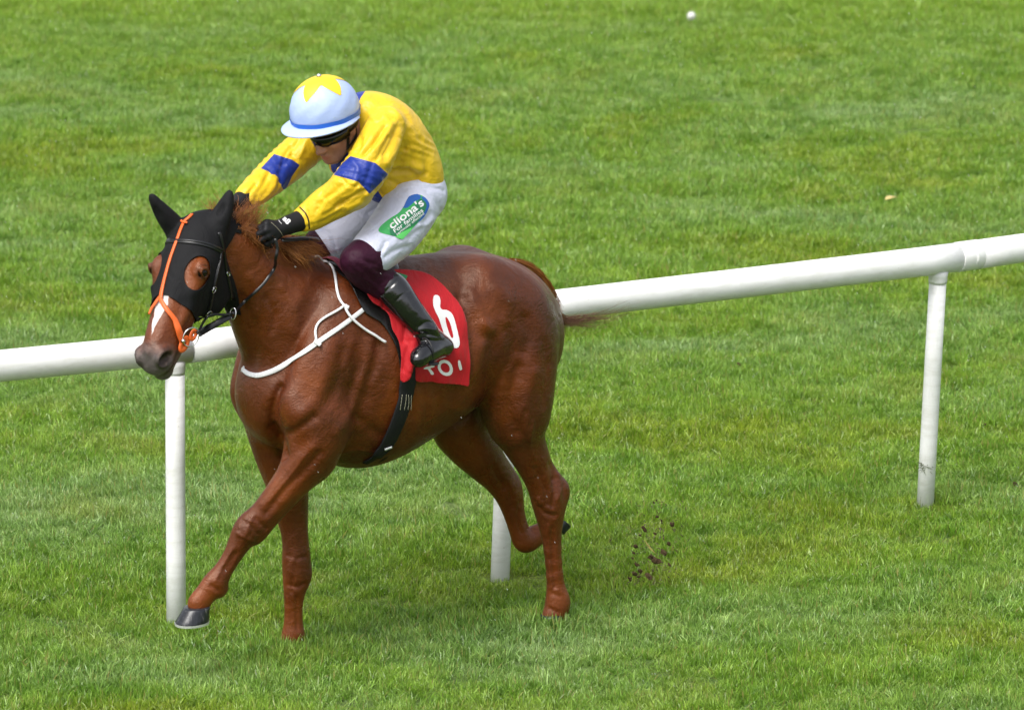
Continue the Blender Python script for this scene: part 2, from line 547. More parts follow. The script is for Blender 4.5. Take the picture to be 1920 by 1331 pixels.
        return V, np.concatenate(F).astype(np.int32)
    def at(self, V):
        q = (np.asarray(V) - self.lo) / self.h
        i0 = np.clip(np.floor(q).astype(int), 0, self.n - 2); f = q - i0
        out = np.zeros(len(q))
        for a in (0, 1):
            for b in (0, 1):
                for c in (0, 1):
                    w = (f[:, 0] if a else 1 - f[:, 0]) * (f[:, 1] if b else 1 - f[:, 1]) * (f[:, 2] if c else 1 - f[:, 2])
                    out += w * self.D[i0[:, 0] + a, i0[:, 1] + b, i0[:, 2] + c]
        return out

def vnormals(V, F):
    N = np.zeros_like(V)
    e1 = V[F[:, 2]] - V[F[:, 0]]; e2 = V[F[:, 3]] - V[F[:, 1]]
    fn = np.cross(e1, e2)
    for k in range(4): np.add.at(N, F[:, k], fn)
    return N / (np.linalg.norm(N, axis=1)[:, None] + 1e-12)
def relax(V, F, it=1, lam=0.5):
    for _ in range(it):
        A = np.zeros_like(V); c = np.zeros(len(V))
        for k in range(4):
            np.add.at(A, F[:, k], V[F[:, (k + 1) % 4]]); np.add.at(c, F[:, k], 1)
            np.add.at(A, F[:, (k + 1) % 4], V[F[:, k]]); np.add.at(c, F[:, (k + 1) % 4], 1)
        V = V + lam * (A / c[:, None] - V)
    return V
def project_px(V):
    """pixel of the 1920 frame for points of the horse's frame"""
    W = HO + V[:, 0:1] * HF + V[:, 1:2] * HL + V[:, 2:3] * HU - CAMP
    fw = np.array([0, math.cos(TH), -math.sin(TH)]); up = np.array([0, math.sin(TH), math.cos(TH)])
    z = W @ fw
    return np.c_[960 + RES_F * W[:, 0] / z, 665.5 - RES_F * (W @ up) / z], z
def facing(V, N):
    W = HO + V[:, 0:1] * HF + V[:, 1:2] * HL + V[:, 2:3] * HU - CAMP
    Nw = N[:, 0:1] * HF + N[:, 1:2] * HL + N[:, 2:3] * HU
    return -np.sum(Nw * W, 1) / np.linalg.norm(W, axis=1)
def dist_line(Q, pts):
    best = np.full(len(Q), 1e9)
    for a, b in zip(pts[:-1], pts[1:]):
        a = np.array(a, float); b = np.array(b, float)
        ab = b - a; t = np.clip(((Q - a) @ ab) / (ab @ ab), 0, 1)
        best = np.minimum(best, np.linalg.norm(Q - a - t[:, None] * ab, axis=1))
    return best
def sculpt(V, F, strokes, wmin=-9, gain=1.0):
    """muscle and fold modelling on the side that was photographed: (points, half width, height) strokes"""
    N = vnormals(V, F); Q, z = project_px(V); f = np.clip(facing(V, N) * 2.5, 0, 1)
    f = f * (V[:, 1] > wmin)
    H = np.zeros(len(V))
    for s in strokes:
        pts, sg, hgt = s[:3]
        lo_w = s[3] if len(s) > 3 else wmin
        pts = catmull(pts, 4) if len(pts) > 2 else pts
        pts = [p[:2] for p in pts]
        d = dist_line(Q, pts)
        H += gain * hgt * np.exp(-(d / sg) ** 2) * (V[:, 1] > lo_w)
    return V + N * (H * f)[:, None]
def bvh_of(V, F):
    return BVHTree.FromPolygons([tuple(v) for v in V], [tuple(int(i) for i in f) for f in F])
def cast(bv, px, py, off=0.0, fallback=None, along_normal=True):
    """first point of a surface on the sight line, lifted by off"""
    d = ray(px, py); o = to_h(CAMP); dd = np.array([d @ HF, d @ HL, d @ HU])
    loc, nrm, idx, dist = bv.ray_cast(Vector(o), Vector(dd))
    if loc is None:
        return fallback
    n = np.array(nrm)
    if n @ dd > 0: n = -n
    return np.array(loc) + (n if along_normal else -dd / np.linalg.norm(dd)) * off

# ------------------------------------------------------------------ the horse
LAT = np.array([0, 1.0, 0])
# head frame
HEAD_PSI = math.radians(58.0) - PHI          # head turned to its left of the body's heading
HEAD_TILT = math.radians(39.0)               # face line off the vertical
hF = np.array([math.cos(HEAD_PSI), math.sin(HEAD_PSI), 0])
hL = np.array([-math.sin(HEAD_PSI), math.cos(HEAD_PSI), 0])
roll = math.radians(3.0)
hU = np.array([0, 0, 1.0])
hL = hL * math.cos(roll) + hU * math.sin(roll); hU = np.cross(hF, hL)
hA = hF * math.sin(HEAD_TILT) - hU * math.cos(HEAD_TILT)      # poll to muzzle
hD = np.cross(hL, hA) * 1.0
if hD @ hF < 0: hD = -hD                                      # out of the forehead
POLL = P(371, 426, 0.05)
HK = 1.03
HKL = 1.16
def hd(s, d, l): return POLL + hA * s * HK + hD * d * HK + hL * l * HKL
HR = np.array([hA, hL, hD])
def head_coords(V):
    q = V - POLL
    return np.c_[q @ hA / HK, q @ hD / HK, q @ hL / HKL]

hor = Field((-1.05, -0.55, -0.02), (1.62, 0.62, 2.0), 0.0065)
def E_(px, py, w, rf, rl, ru): return (P(px, py, w), (rf, rl, ru))
hor.ells([E_(520, 738, 0, .165, .175, .20), E_(560, 712, 0, .20, .215, .29), E_(610, 690, 0, .22, .245, .375), E_(662, 682, 0, .22, .275, .42),
          E_(712, 672, 0, .22, .295, .415), E_(770, 655, 0, .22, .30, .375), E_(830, 630, 0, .22, .285, .335), E_(880, 612, 0, .22, .27, .295),
          E_(930, 604, 0, .21, .25, .262), E_(972, 618, 0, .17, .20, .225), E_(988, 640, 0, .13, .15, .19)], k=.03, n=3, kin=.02)
# neck
hor.ells([E_(590, 660, 0, .27, .17, .30), E_(540, 590, 0, .225, .145, .25), E_(492, 530, .012, .17, .105, .19), E_(450, 486, .03, .13, .085, .14), E_(412, 450, .045, .105, .075, .11)], k=.09, n=4, kin=.03)
# near shoulder, far shoulder
for sgn in (1, -1):
    dx = 0 if sgn > 0 else -96
    dy = 0 if sgn > 0 else -34
    hor.ells([E_(645 + dx, 610 + dy, .14 * sgn, .13, .09, .17), E_(605 + dx, 690 + dy, .185 * sgn, .13, .085, .16), E_(580 + dx, 765 + dy, .19 * sgn, .12, .08, .12)], k=.07)
# hips and thighs
hor.ells([E_(900, 560, .12, .16, .13, .17), E_(961, 620, .135, .182, .14, .24), E_(967, 705, .15, .165, .132, .24), E_(970, 772, .155, .122, .105, .165)], k=.07)
hor.ells([E_(860, 530, -.12, .14, .12, .15), E_(905, 600, -.135, .17, .13, .24), E_(890, 690, -.15, .16, .12, .22), E_(866, 760, -.145, .13, .10, .15)], k=.07)
def L_(lst, w):
    out = []
    for i, q in enumerate(lst):
        ww = q[3] if len(q) > 3 else w
        out.append((P(q[0], q[1], ww), q[2]))
    return out
# near hind, standing
hor.chain(L_([(970, 765, .110), (977, 815, .090), (998, 862, .071), (1015, 905, .058), (1028, 938, .065), (1031, 972, .050), (1036, 1030, .0345), (1042, 1098, .035), (1046, 1130, .048), (1040, 1150, .041), (1034, 1164, .041)], .155), k=.07, kin=.02, lat=LAT, fl=.82)
hor.chain(L_([(1022, 872, .022), (1042, 900, .024), (1052, 920, .031), (1044, 950, .028), (1040, 990, .02)], .155), k=.03, kin=.02)
# far hind, flexed in the air
hor.chain(L_([(880, 745, .13), (858, 790, .115), (884, 832, .10), (912, 868, .078), (936, 898, .060), (954, 926, .053), (964, 962, .040), (975, 998, .037), (986, 1014, .043), (1004, 1004, .038), (1024, 994, .034), (1042, 988, .036)], -.12), k=.07, kin=.02, lat=LAT, fl=.85)
hor.chain(L_([(935, 868, .022), (953, 890, .024), (962, 912, .028), (966, 945, .022)], -.12), k=.03, kin=.02)
# far fore, standing
hor.chain(L_([(508, 775, .115), (524, 838, .105), (536, 890, .088), (545, 945, .068), (553, 1005, .050), (556, 1052, .054), (555, 1088, .048), (551, 1122, .035), (550, 1172, .035), (549, 1198, .044), (544, 1214, .040)], -.13), k=.06, kin=.02, lat=LAT, fl=.85)
# near fore, reaching
nf = [(600, 790, .13, .19), (586, 838, .112, .19), (562, 882, .080, .18), (527, 925, .061, .16), (490, 967, .050, .135), (466, 990, .053, .12), (450, 1016, .041, .11), (432, 1048, .032, .10), (414, 1076, .034, .09), (401, 1096, .044, .085), (384, 1115, .035, .08), (371, 1132, .042, .08)]
hor.chain(L_(nf, 0), k=.06, kin=.02, lat=LAT, fl=.82)
hor.chain(L_([(606, 868, .040, .19), (592, 888, .03, .18), (560, 912, .03, .17), (530, 946, .028, .155), (500, 985, .022, .14), (478, 1010, .024, .12)], 0), k=.04, kin=.02)
hor.chain(L_([(410, 1106, .026, .085), (416, 1102, .018, .085)], 0), k=.02)
hor.chain(L_([(566, 1070, .030, -.13), (562, 1090, .024, -.13)], 0), k=.03)
# head
def hs(s, d, l, rs, rl, rd, k=.03, sub=False): hor.ell(hd(s, d, l), (rs * HK, rl * HKL, rd * HK), k, HR, sub)
pts = catmull([[.02, -.035, .09, .080, .085], [.10, -.030, .09, .092, .092], [.19, -.035, .09, .093, .095], [.28, -.035, .08, .074, .084], [.37, -.038, .07, .058, .078], [.46, -.042, .06, .054, .074], [.53, -.046, .05, .056, .060]], 3)
for i, q in enumerate(pts): hor.ell(hd(q[0], q[1], 0), (q[2] * HK, q[3] * HKL, q[4] * HK), .05 if i == 0 else .02, HR)
for sg in (1, -1):
    hs(.17, -.135, .042 * sg, .12, .040, .105, .05)       # cheek
    hs(.185, .020, .086 * sg, .042, .020, .032, .03)      # brow
    hs(.235, .00, .072 * sg, .05, .02, .02, .03)
    hs(.30, -.02, .060 * sg, .11, .012, .016, .025)       # cheek crest
    hs(.545, -.008, .044 * sg, .040, .024, .032, .018)     # nostril rim
hs(.42, .018, 0, .13, .030, .018, .03)                    # nasal bone
hs(.562, -.052, 0, .034, .050, .036, .03)                 # upper lip
hs(.560, -.104, 0, .032, .036, .024, .02)                 # chin
hs(.40, -.085, 0, .13, .048, .040, .04)
hs(.50, -.085, 0, .07, .034, .022, .03)
for sg in (1, -1):
    hor.ell(hd(.556, -.008, .062 * sg), (.033, .028, .023), .008, HR, True)
    hor.ell(hd(.532, -.026, .060 * sg), (.020, .020, .012), .008, HR, True)
    hor.chain([(hd(.600, -.068, .02 * sg), .003), (hd(.565, -.070, .050 * sg), .004), (hd(.53, -.066, .058 * sg), .004), (hd(.50, -.060, .056 * sg), .003)], k=.006, sub=True)
EYE = {}
for sg in (1, -1):      # eyeball set into the side of the head, with lids
    ls = np.linspace(.05, .13, 81)
    dv = hor.at(np.array([hd(.197, .020, l * sg) for l in ls]))
    l0 = ls[np.argmax(dv > 0)]
    c0 = hd(.197, .020, 0) + hL * sg * (l0 * HKL - .0115)
    EYE[sg] = c0
    hor.ell(c0 + hL * sg * .004, (.0230, .017, .0195), .004, HR, True)
    up_ = [(c0 - hA * .0135 * math.sin(a) + hD * .024 * math.cos(a) + hL * sg * (.010 + .0075 * math.sin(a)), .0058) for a in np.linspace(.1, math.pi - .1, 6)]
    hor.chain(up_, k=.010, kin=.006)
    lo_ = [(c0 + hA * .017 * math.sin(a) + hD * .024 * math.cos(a) + hL * sg * .011, .0038) for a in np.linspace(.1, math.pi - .1, 6)]
    hor.chain(lo_, k=.008, kin=.006)
HV, HFc = hor.mesh()
HV = relax(HV, HFc, 2, .4)
strokes = [
    ([(526, 728), (512, 765), (511, 800), (522, 828)], 9, -.013), ([(512, 808), (524, 832), (530, 852)], 10, -.016),
    ([(545, 810), (562, 800), (588, 782)], 9, -.008),
    ([(540, 745), (560, 790)], 24, .012),
    ([(694, 640), (687, 682), (670, 734), (656, 778), (630, 812)], 10, .0045),
    ([(708, 650), (702, 690), (686, 740), (670, 782)], 12, -.005),
    ([(668, 782), (690, 800), (712, 815)], 10, -.005),
    ([(622, 640), (612, 690), (596, 740), (572, 772)], 16, .005),
    ([(645, 660), (636, 705), (616, 755)], 12, -.004),
    ([(590, 835), (560, 862), (520, 905), (492, 945)], 9, .004),
    ([(600, 850), (568, 885), (530, 925), (500, 962)], 7, -.005),
    ([(560, 640), (540, 670), (520, 700)], 14, -.008),
    ([(452, 560), (470, 600), (478, 650), (470, 690)], 12, -.008),
    ([(560, 560), (545, 600), (560, 640)], 16, .006),
    ([(500, 480), (530, 500), (570, 510)], 12, -.006),
    # hindquarters
    ([(880, 548), (894, 579), (916, 617)], 11, .006),
    ([(866, 560), (880, 600), (900, 630)], 12, -.008),
    ([(904, 612), (895, 677), (878, 724), (860, 765)], 13, .008),
    ([(925, 640), (919, 708), (908, 755), (906, 780)], 13, -.007),
    ([(985, 600), (992, 630), (985, 660)], 12, -.006),
    ([(1000, 700), (985, 760), (990, 820)], 12, .006),
    ([(972, 690), (955, 760), (968, 810)], 10, -.006),
    ([(905, 500), (930, 540), (960, 560)], 16, .004),
    ([(855, 500), (868, 530), (862, 560)], 14, -.006),
    ([(1004, 880), (1022, 915), (1028, 945)], 6, -.005),
    ([(1034, 870), (1040, 895)], 6, -.005),
    ([(1030, 1000), (1034, 1050), (1038, 1100)], 4, -.003),
    # ribs and girth
    ([(760, 730), (770, 780), (762, 820)], 10, -.004), ([(790, 720), (800, 770), (795, 805)], 8, -.003), ([(812, 715), (822, 760)], 8, -.003),
    # knee, cannon
    ([(470, 975), (462, 1000)], 5, .004), ([(440, 1035), (420, 1066)], 4, -.003), ([(548, 1080), (546, 1110)], 4, -.003),
    ([(545, 1060), (552, 1045)], 5, .003),
    ([(926, 880), (944, 915)], 6, -.005),
    ([(1046, 890), (1050, 915), (1046, 935)], 4, .004), ([(1038, 900), (1040, 925), (1036, 950)], 4, -.005), ([(1012, 950), (1022, 962), (1040, 966)], 4, -.004), ([(1010, 935), (1012, 945)], 4, .004),
    ([(1028, 985), (1030, 1050), (1034, 1100)], 3, .003), ([(1036, 990), (1038, 1050), (1042, 1100)], 3, -.003), ([(1036, 1112), (1050, 1118)], 4, -.003), ([(1030, 1140), (1046, 1148)], 4, -.003),
    ([(452, 975), (470, 985), (482, 1000)], 4, -.003), ([(446, 1000), (460, 1008), (474, 1014)], 4, .003), ([(480, 972), (498, 990)], 4, -.004), ([(436, 1030), (416, 1064), (404, 1088)], 3, .0025), ([(444, 1036), (424, 1072)], 3, -.003),
    ([(396, 1098), (408, 1106)], 4, -.004), ([(540, 1040), (556, 1046), (572, 1044)], 4, -.003), ([(540, 1096), (556, 1100), (570, 1094)], 4, -.004), ([(544, 1070), (548, 1080)], 5, .003), ([(556, 1120), (557, 1180)], 3, -.003),
    ([(975, 940), (970, 975), (978, 1000)], 3, -.003), ([(946, 905), (956, 925), (962, 950)], 4, -.003), ([(992, 990), (1004, 998)], 4, -.003),
    # veins and tendons on belly, thigh, shoulder and forearm
    ([(640, 850), (670, 842), (700, 848), (730, 838)], 2.6, .0025), ([(520, 750), (530, 775), (526, 800)], 2.6, .002), ([(1000, 790), (992, 830), (1002, 860)], 2.6, .0025), ([(985, 770), (978, 800), (986, 830)], 5, -.003),
    ([(575, 850), (552, 882), (525, 915), (505, 940)], 2.6, .0025), ([(700, 660), (712, 690), (700, 720)], 8, .003), ([(660, 640), (650, 680), (655, 710)], 8, .003),
    ([(940, 640), (950, 680), (940, 720)], 12, .004), ([(1020, 640), (1026, 700), (1018, 760)], 8, -.003), ([(930, 540), (950, 570), (945, 600)], 12, .004),
    ([(500, 560), (515, 590), (510, 620)], 7, -.004), ([(530, 540), (545, 565), (560, 600)], 8, .004), ([(470, 520), (485, 550), (480, 590)], 8, .004),
]
HV = sculpt(HV, HFc, strokes, gain=1.5)
def add_attr(me, name, arr):
    arr = np.asarray(arr, dtype=np.float32)
    if arr.ndim == 1: me.attributes.new(name, 'FLOAT', 'POINT').data.foreach_set('value', arr)
    else: me.attributes.new(name, 'FLOAT_VECTOR', 'POINT').data.foreach_set('vector', arr.ravel())

coat_m, nt, bs = new_mat('chestnut_coat')
obj = node(nt, 'TexCoord').outputs['Object']
big = noise(nt, obj, 3.0, 4, 0.6, 0.5)
c = ramp(nt, big, [(0.34, (0.042, 0.0070, 0.0022)), (0.50, (0.100, 0.0180, 0.0032)), (0.68, (0.200, 0.044, 0.0060))])
dap = noise(nt, obj, 26, 4, 0.6, 0.4)
c = mixc(nt, math_n(nt, 'MULTIPLY', dap, 0.5), c, (0.065, 0.014, 0.004))
hair = noise(nt, mapping(nt, obj, (40, 120, 40), (0, 0.6, 0.3)), 5, 5, 0.75)
c = mixc(nt, ramp(nt, hair, [(0.40, (0, 0, 0)), (0.66, (0.5, 0.5, 0.5))]), c, (0.20, 0.052, 0.010))
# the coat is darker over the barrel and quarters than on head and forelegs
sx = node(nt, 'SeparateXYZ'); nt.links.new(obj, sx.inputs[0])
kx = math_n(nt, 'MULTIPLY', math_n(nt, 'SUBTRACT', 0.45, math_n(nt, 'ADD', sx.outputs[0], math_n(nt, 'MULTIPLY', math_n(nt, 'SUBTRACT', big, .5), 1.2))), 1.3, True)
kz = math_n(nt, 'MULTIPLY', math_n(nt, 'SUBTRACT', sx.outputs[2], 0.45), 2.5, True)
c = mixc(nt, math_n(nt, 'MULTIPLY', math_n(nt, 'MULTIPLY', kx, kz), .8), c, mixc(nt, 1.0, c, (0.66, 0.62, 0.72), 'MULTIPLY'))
# markings by place on the head: hc = (along, out of forehead, sideways)
sep = node(nt, 'SeparateXYZ'); nt.links.new(node(nt, 'Attribute', attribute_name='hc').outputs['Vector'], sep.inputs[0])
s_, d_, l_ = sep.outputs
wob = math_n(nt, 'MULTIPLY', math_n(nt, 'SUBTRACT', noise(nt, obj, 30, 3), 0.5), 0.05)
fc = node(nt, 'Attribute', attribute_name='ishead').outputs['Fac']
# grey-black muzzle
mz = math_n(nt, 'MULTIPLY', math_n(nt, 'SUBTRACT', math_n(nt, 'ADD', math_n(nt, 'SUBTRACT', s_, math_n(nt, 'MULTIPLY', d_, 0.25)), wob), 0.485), 14, True)
mz = math_n(nt, 'MULTIPLY', mz, fc)
c = mixc(nt, mz, c, mixc(nt, dap, (0.038, 0.034, 0.036), (0.15, 0.125, 0.122)))
# white stripe narrowing down the nose
bw = math_n(nt, 'SUBTRACT', 0.026, math_n(nt, 'MULTIPLY', math_n(nt, 'ABSOLUTE', math_n(nt, 'SUBTRACT', s_, 0.35)), 0.19))
st = math_n(nt, 'MULTIPLY', math_n(nt, 'SUBTRACT', bw, math_n(nt, 'ABSOLUTE', math_n(nt, 'SUBTRACT', l_, math_n(nt, 'MULTIPLY', wob, 0.25)))), 300, True)
st = math_n(nt, 'MULTIPLY', st, math_n(nt, 'MULTIPLY', math_n(nt, 'GREATER_THAN', s_, 0.25), math_n(nt, 'LESS_THAN', s_, 0.50)))
st = math_n(nt, 'MULTIPLY', math_n(nt, 'MULTIPLY', st, fc), math_n(nt, 'GREATER_THAN', d_, -0.02))
c = mixc(nt, st, c, (0.62, 0.60, 0.58))
# dark skin round the eyes; nostrils and mouth line darkened too
dk = node(nt, 'Attribute', attribute_name='dark').outputs['Fac']
c = mixc(nt, dk, c, (0.014, 0.009, 0.008))
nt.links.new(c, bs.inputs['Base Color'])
wet = noise(nt, obj, 7, 5, 0.65, 0.8)
r_ = ramp(nt, wet, [(0.38, (0.26, 0.26, 0.26)), (0.64, (0.48, 0.48, 0.48))])
nt.links.new(r_, bs.inputs['Roughness'])
bs.inputs['Specular IOR Level'].default_value = 0.55
bs.inputs['Specular Tint'].default_value = (1.0, .78, .64, 1)
bs.inputs['Sheen Weight'].default_value = 0.02
bs.inputs['Sheen Roughness'].default_value = 0.4
bs.inputs['Sheen Tint'].default_value = (0.8, 0.6, 0.5, 1)
bump(nt, bs, noise(nt, obj, 11, 5, 0.6, 0.8), 0.55, 0.016)
bump(nt, bs, noise(nt, mapping(nt, obj, (1, 1, 2.5), (0, .7, 0)), 38, 4, 0.6, 0.5), 0.5, 0.004)
bump(nt, bs, hair, 0.6, 0.002)

h_root = empty_h('racehorse', (0.0, 0.0, 0.0), 'chestnut racehorse stretching one foreleg out, white stripe down its nose', 'horse')
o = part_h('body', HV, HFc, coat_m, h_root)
hc = head_coords(HV)
add_attr(o.data, 'hc', hc)
ishead = ((hc[:, 0] > -.05) & (hc[:, 0] < .75) & (hc[:, 1] > -.3) & (hc[:, 1] < .2) & (np.abs(hc[:, 2]) < .2)).astype(float)
ishead[HV[:, 2] < 1.0] = 0
add_attr(o.data, 'ishead', ishead)
dark = np.zeros(len(HV))
for sg in (1, -1):
    c0 = hd(.548, -.012, .056 * sg)
    dark = np.maximum(dark, np.clip(1.6 - np.linalg.norm((HV - c0) @ HR.T / np.array([.034, .030, .024]), axis=1), 0, 1) ** .6)
    c0 = EYE[sg]
    dark = np.maximum(dark, np.clip(1.9 - np.linalg.norm((HV - c0) @ HR.T / np.array([.020, .020, .020]), axis=1), 0, 1) * .75)
dark = np.maximum(dark, np.clip((dist_line(hc[:, [0, 1]], [(.615, -.068), (.57, -.070), (.50, -.060)]) < .006) * 1.0 * ishead, 0, .85))
add_attr(o.data, 'dark', dark)
body_bv = bvh_of(HV, HFc)
HN = vnormals(HV, HFc)

# ------------------------------------------------------------------ cutting, straps, hair
def clip_mesh(V, F, m):
    """keep the part of the surface where m > 0, cut exactly along m = 0"""
    keep = (m[F] > 0).any(axis=1)
    F = F[keep]
    T = np.concatenate([F[:, [0, 1, 2]], F[:, [0, 2, 3]]]) if F.shape[1] == 4 else F
    out_v, out_f, vm, em = [], [], {}, {}
    def vid(i):
        if i not in vm: vm[i] = len(out_v); out_v.append(V[i])
        return vm[i]
    def eid(i, j):
        key = (min(i, j), max(i, j))
        if key not in em:
            t = m[key[0]] / (m[key[0]] - m[key[1]])
            em[key] = len(out_v); out_v.append(V[key[0]] * (1 - t) + V[key[1]] * t)
        return em[key]
    for t in T:
        poly = []
        for a in range(3):
            i, j = int(t[a]), int(t[(a + 1) % 3])
            if m[i] > 0: poly.append(vid(i))
            if (m[i] > 0) != (m[j] > 0): poly.append(eid(i, j))
        if len(poly) >= 3: out_f.append(tuple(poly))
    return np.array(out_v), out_f
def poly_sd(Q, poly):
    """signed distance to a polygon, positive inside"""
    poly = np.asarray(poly, float)
    d = dist_line(Q, list(poly) + [poly[0]])
    ins = np.zeros(len(Q), bool)
    n = len(poly)
    for i in range(n):
        a, b = poly[i], poly[(i + 1) % n]
        c = ((a[1] > Q[:, 1]) != (b[1] > Q[:, 1])) & (Q[:, 0] < (b[0] - a[0]) * (Q[:, 1] - a[1]) / ((b[1] - a[1]) + 1e-12) + a[0])
        ins ^= c
    return np.where(ins, d, -d)
def smooth_poly(pts, n=6, closed=True):
    pts = [tuple(p) for p in pts]
    if not closed: return catmull(pts, n)
    k = len(pts)
    ext = pts[-2:] + pts + pts[:2]
    c = catmull(ext, n)
    return c[2 * n: 2 * n + k * n]
def solid(o, th, offset=1.0):
    md = o.modifiers.new('thickness', 'SOLIDIFY'); md.thickness = th; md.offset = offset
    return o
def smooth_path(p, it=2):
    p = np.array(p)
    for _ in range(it):
        q = p.copy(); q[1:-1] = (p[:-2] + 2 * p[1:-1] + p[2:]) / 4; p = q
    return p
def path_on(bv, pts, off, step=1):
    dense = catmull([tuple(p[:2]) for p in pts], 6) if len(pts) > 2 else np.array([np.array(pts[0][:2]) * (1 - t) + np.array(pts[-1][:2]) * t for t in np.linspace(0, 1, 8)])
    P3, N3 = [], []
    last = None
    o = Vector(to_h(CAMP))
    for q in dense:
        d = ray(*q); dd = Vector((d @ HF, d @ HL, d @ HU))
        loc, nrm, i, dist = bv.ray_cast(o, dd)
        if loc is None:
            w = last[0][1] if last else 0.0
            p3 = P(q[0], q[1], w)
            loc, nrm, i, dist = bv.find_nearest(Vector(p3))
            if loc is None: continue
        n = np.array(nrm)
        if n @ np.array(dd) > 0: n = -n
        last = (np.array(loc), n)
        P3.append(np.array(loc) + n * off); N3.append(n)
    return smooth_path(P3, 2), smooth_path(N3, 4)
def ribbon(P3, N3, width, th):
    P3 = np.asarray(P3); N3 = np.asarray(N3)
    m = len(P3)
    T = np.gradient(P3, axis=0); T /= np.linalg.norm(T, axis=1)[:, None] + 1e-9
    B = np.cross(T, N3); B /= np.linalg.norm(B, axis=1)[:, None] + 1e-9
    N = np.cross(B, T)
    w = np.broadcast_to(np.asarray(width, float), (m,)) / 2
    sec = [(-1, -.5), (-1, .15), (-.82, .5), (.82, .5), (1, .15), (1, -.5)]
    V, F = [], []
    for i in range(m):
        for a, b in sec: V.append(P3[i] + B[i] * w[i] * a + N[i] * th * b)
    k = len(sec)
    for i in range(m - 1):
        for j in range(k): F.append((i * k + j, (i + 1) * k + j, (i + 1) * k + (j + 1) % k, i * k + (j + 1) % k))
    F.append(tuple(range(k))); F.append(tuple((m - 1) * k + j for j in range(k))[::-1])
    return V, F
def strap(name, bv, pts, width, th, mat, root, parent=None, off=None, mirror=None):
    P3, N3 = path_on(bv, pts, th * .5 + .001 if off is None else off)
    if np.ndim(width): width = np.interp(np.linspace(0, 1, len(P3)), np.linspace(0, 1, len(width)), width)
    V, F = ribbon(P3, N3, width, th)
    o = part_h(name, V, F, mat, root, parent)
    if mirror is not None:
        V2 = mirror(np.array(V)); part_h(name, V2, [f[::-1] for f in F], mat, root, parent)
    return P3, N3
def head_mirror(V):
    q = V - POLL
    return V - 2 * (q @ hL)[:, None] * hL[None, :]
def body_mirror(V):
    V = np.array(V).copy(); V[:, 1] *= -1
    return V
def torus(c, n, u, R1, R2, r, seg=28, sec=8):
    """ring: centre c, plane axes u and v = n x u, radii R1, R2"""
    n = np.asarray(n, float); n /= np.linalg.norm(n); u = u - n * (u @ n); u /= np.linalg.norm(u); v = np.cross(n, u)
    V, F = [], []
    for i in range(seg):
        a = 2 * math.pi * i / seg
        rad = math.cos(a) * u + math.sin(a) * v
        p = c + math.cos(a) * u * R1 + math.sin(a) * v * R2
        for j in range(sec):
            b = 2 * math.pi * j / sec
            V.append(p + (math.cos(b) * rad + math.sin(b) * n) * r)
    for i in range(seg):
        for j in range(sec):
            F.append((i * sec + j, ((i + 1) % seg) * sec + j, ((i + 1) % seg) * sec + (j + 1) % sec, i * sec + (j + 1) % sec))
    return V, F
def ball(c, r, n=16, sc=(1, 1, 1)):
    V, F = [], []
    for i in range(n + 1):
        for j in range(2 * n):
            a = math.pi * i / n; b = math.pi * j / n
            V.append(np.asarray(c) + r * np.array([math.sin(a) * math.cos(b) * sc[0], math.sin(a) * math.sin(b) * sc[1], math.cos(a) * sc[2]]))
    for i in range(n):
        for j in range(2 * n):
            F.append((i * 2 * n + j, (i + 1) * 2 * n + j, (i + 1) * 2 * n + (j + 1) % (2 * n), i * 2 * n + (j + 1) % (2 * n)))
    return V, F
hair_rng = np.random.default_rng(11)
def hair(name, guides, n, spread, r, mat, root, parent=None, curl=.004, seg=9, len_var=.35):
    """strands between guide curves; a guide is a list of (px, py, w)"""
    G = []
    for g in guides:
        c = catmull([tuple(P(*q)) for q in g], 6)
        t = np.linspace(0, 1, len(c)); tt = np.linspace(0, 1, seg + 1)
        G.append(np.c_[np.interp(tt, t, c[:, 0]), np.interp(tt, t, c[:, 1]), np.interp(tt, t, c[:, 2])])
    G = np.array(G)
    V, F = [], []
    for s in range(n):
        if len(G) > 1:
            i = hair_rng.integers(0, len(G) - 1); a = hair_rng.uniform()
            base = G[i] * (1 - a) + G[i + 1] * a
        else: base = G[0]
        L = 1 - len_var * hair_rng.uniform()
        t = np.linspace(0, 1, seg + 1)
        tt = t * L
        c = np.c_[[np.interp(tt, t, base[:, k]) for k in range(3)]].T
        off = hair_rng.normal(0, 1, 3) * spread
        off2 = hair_rng.normal(0, 1, 3) * spread * 1.6
        c = c + off * (0.5 + 0.5 * t[:, None]) + off2 * t[:, None] ** 2
        ph = hair_rng.uniform(0, 6, 3); fr = hair_rng.uniform(4, 11)
        c += curl * t[:, None] * np.sin(fr * t[:, None] + ph)
        rr = r * hair_rng.uniform(.6, 1.3) * (1 - .8 * t ** 2)
        T = np.gradient(c, axis=0); T /= np.linalg.norm(T, axis=1)[:, None] + 1e-9
        u = np.cross(T, [0.3, 0.9, 0.2]); u /= np.linalg.norm(u, axis=1)[:, None] + 1e-9
        v = np.cross(T, u)
        i0 = len(V)
        for k in range(seg + 1):
            for q in range(3):
                a = 2 * math.pi * q / 3
                V.append(c[k] + rr[k] * (math.cos(a) * u[k] + math.sin(a) * v[k]))
        for k in range(seg):
            for q in range(3):
                F.append((i0 + k * 3 + q, i0 + k * 3 + (q + 1) % 3, i0 + (k + 1) * 3 + (q + 1) % 3, i0 + (k + 1) * 3 + q))
    return part_h(name, V, F, mat, root, parent)

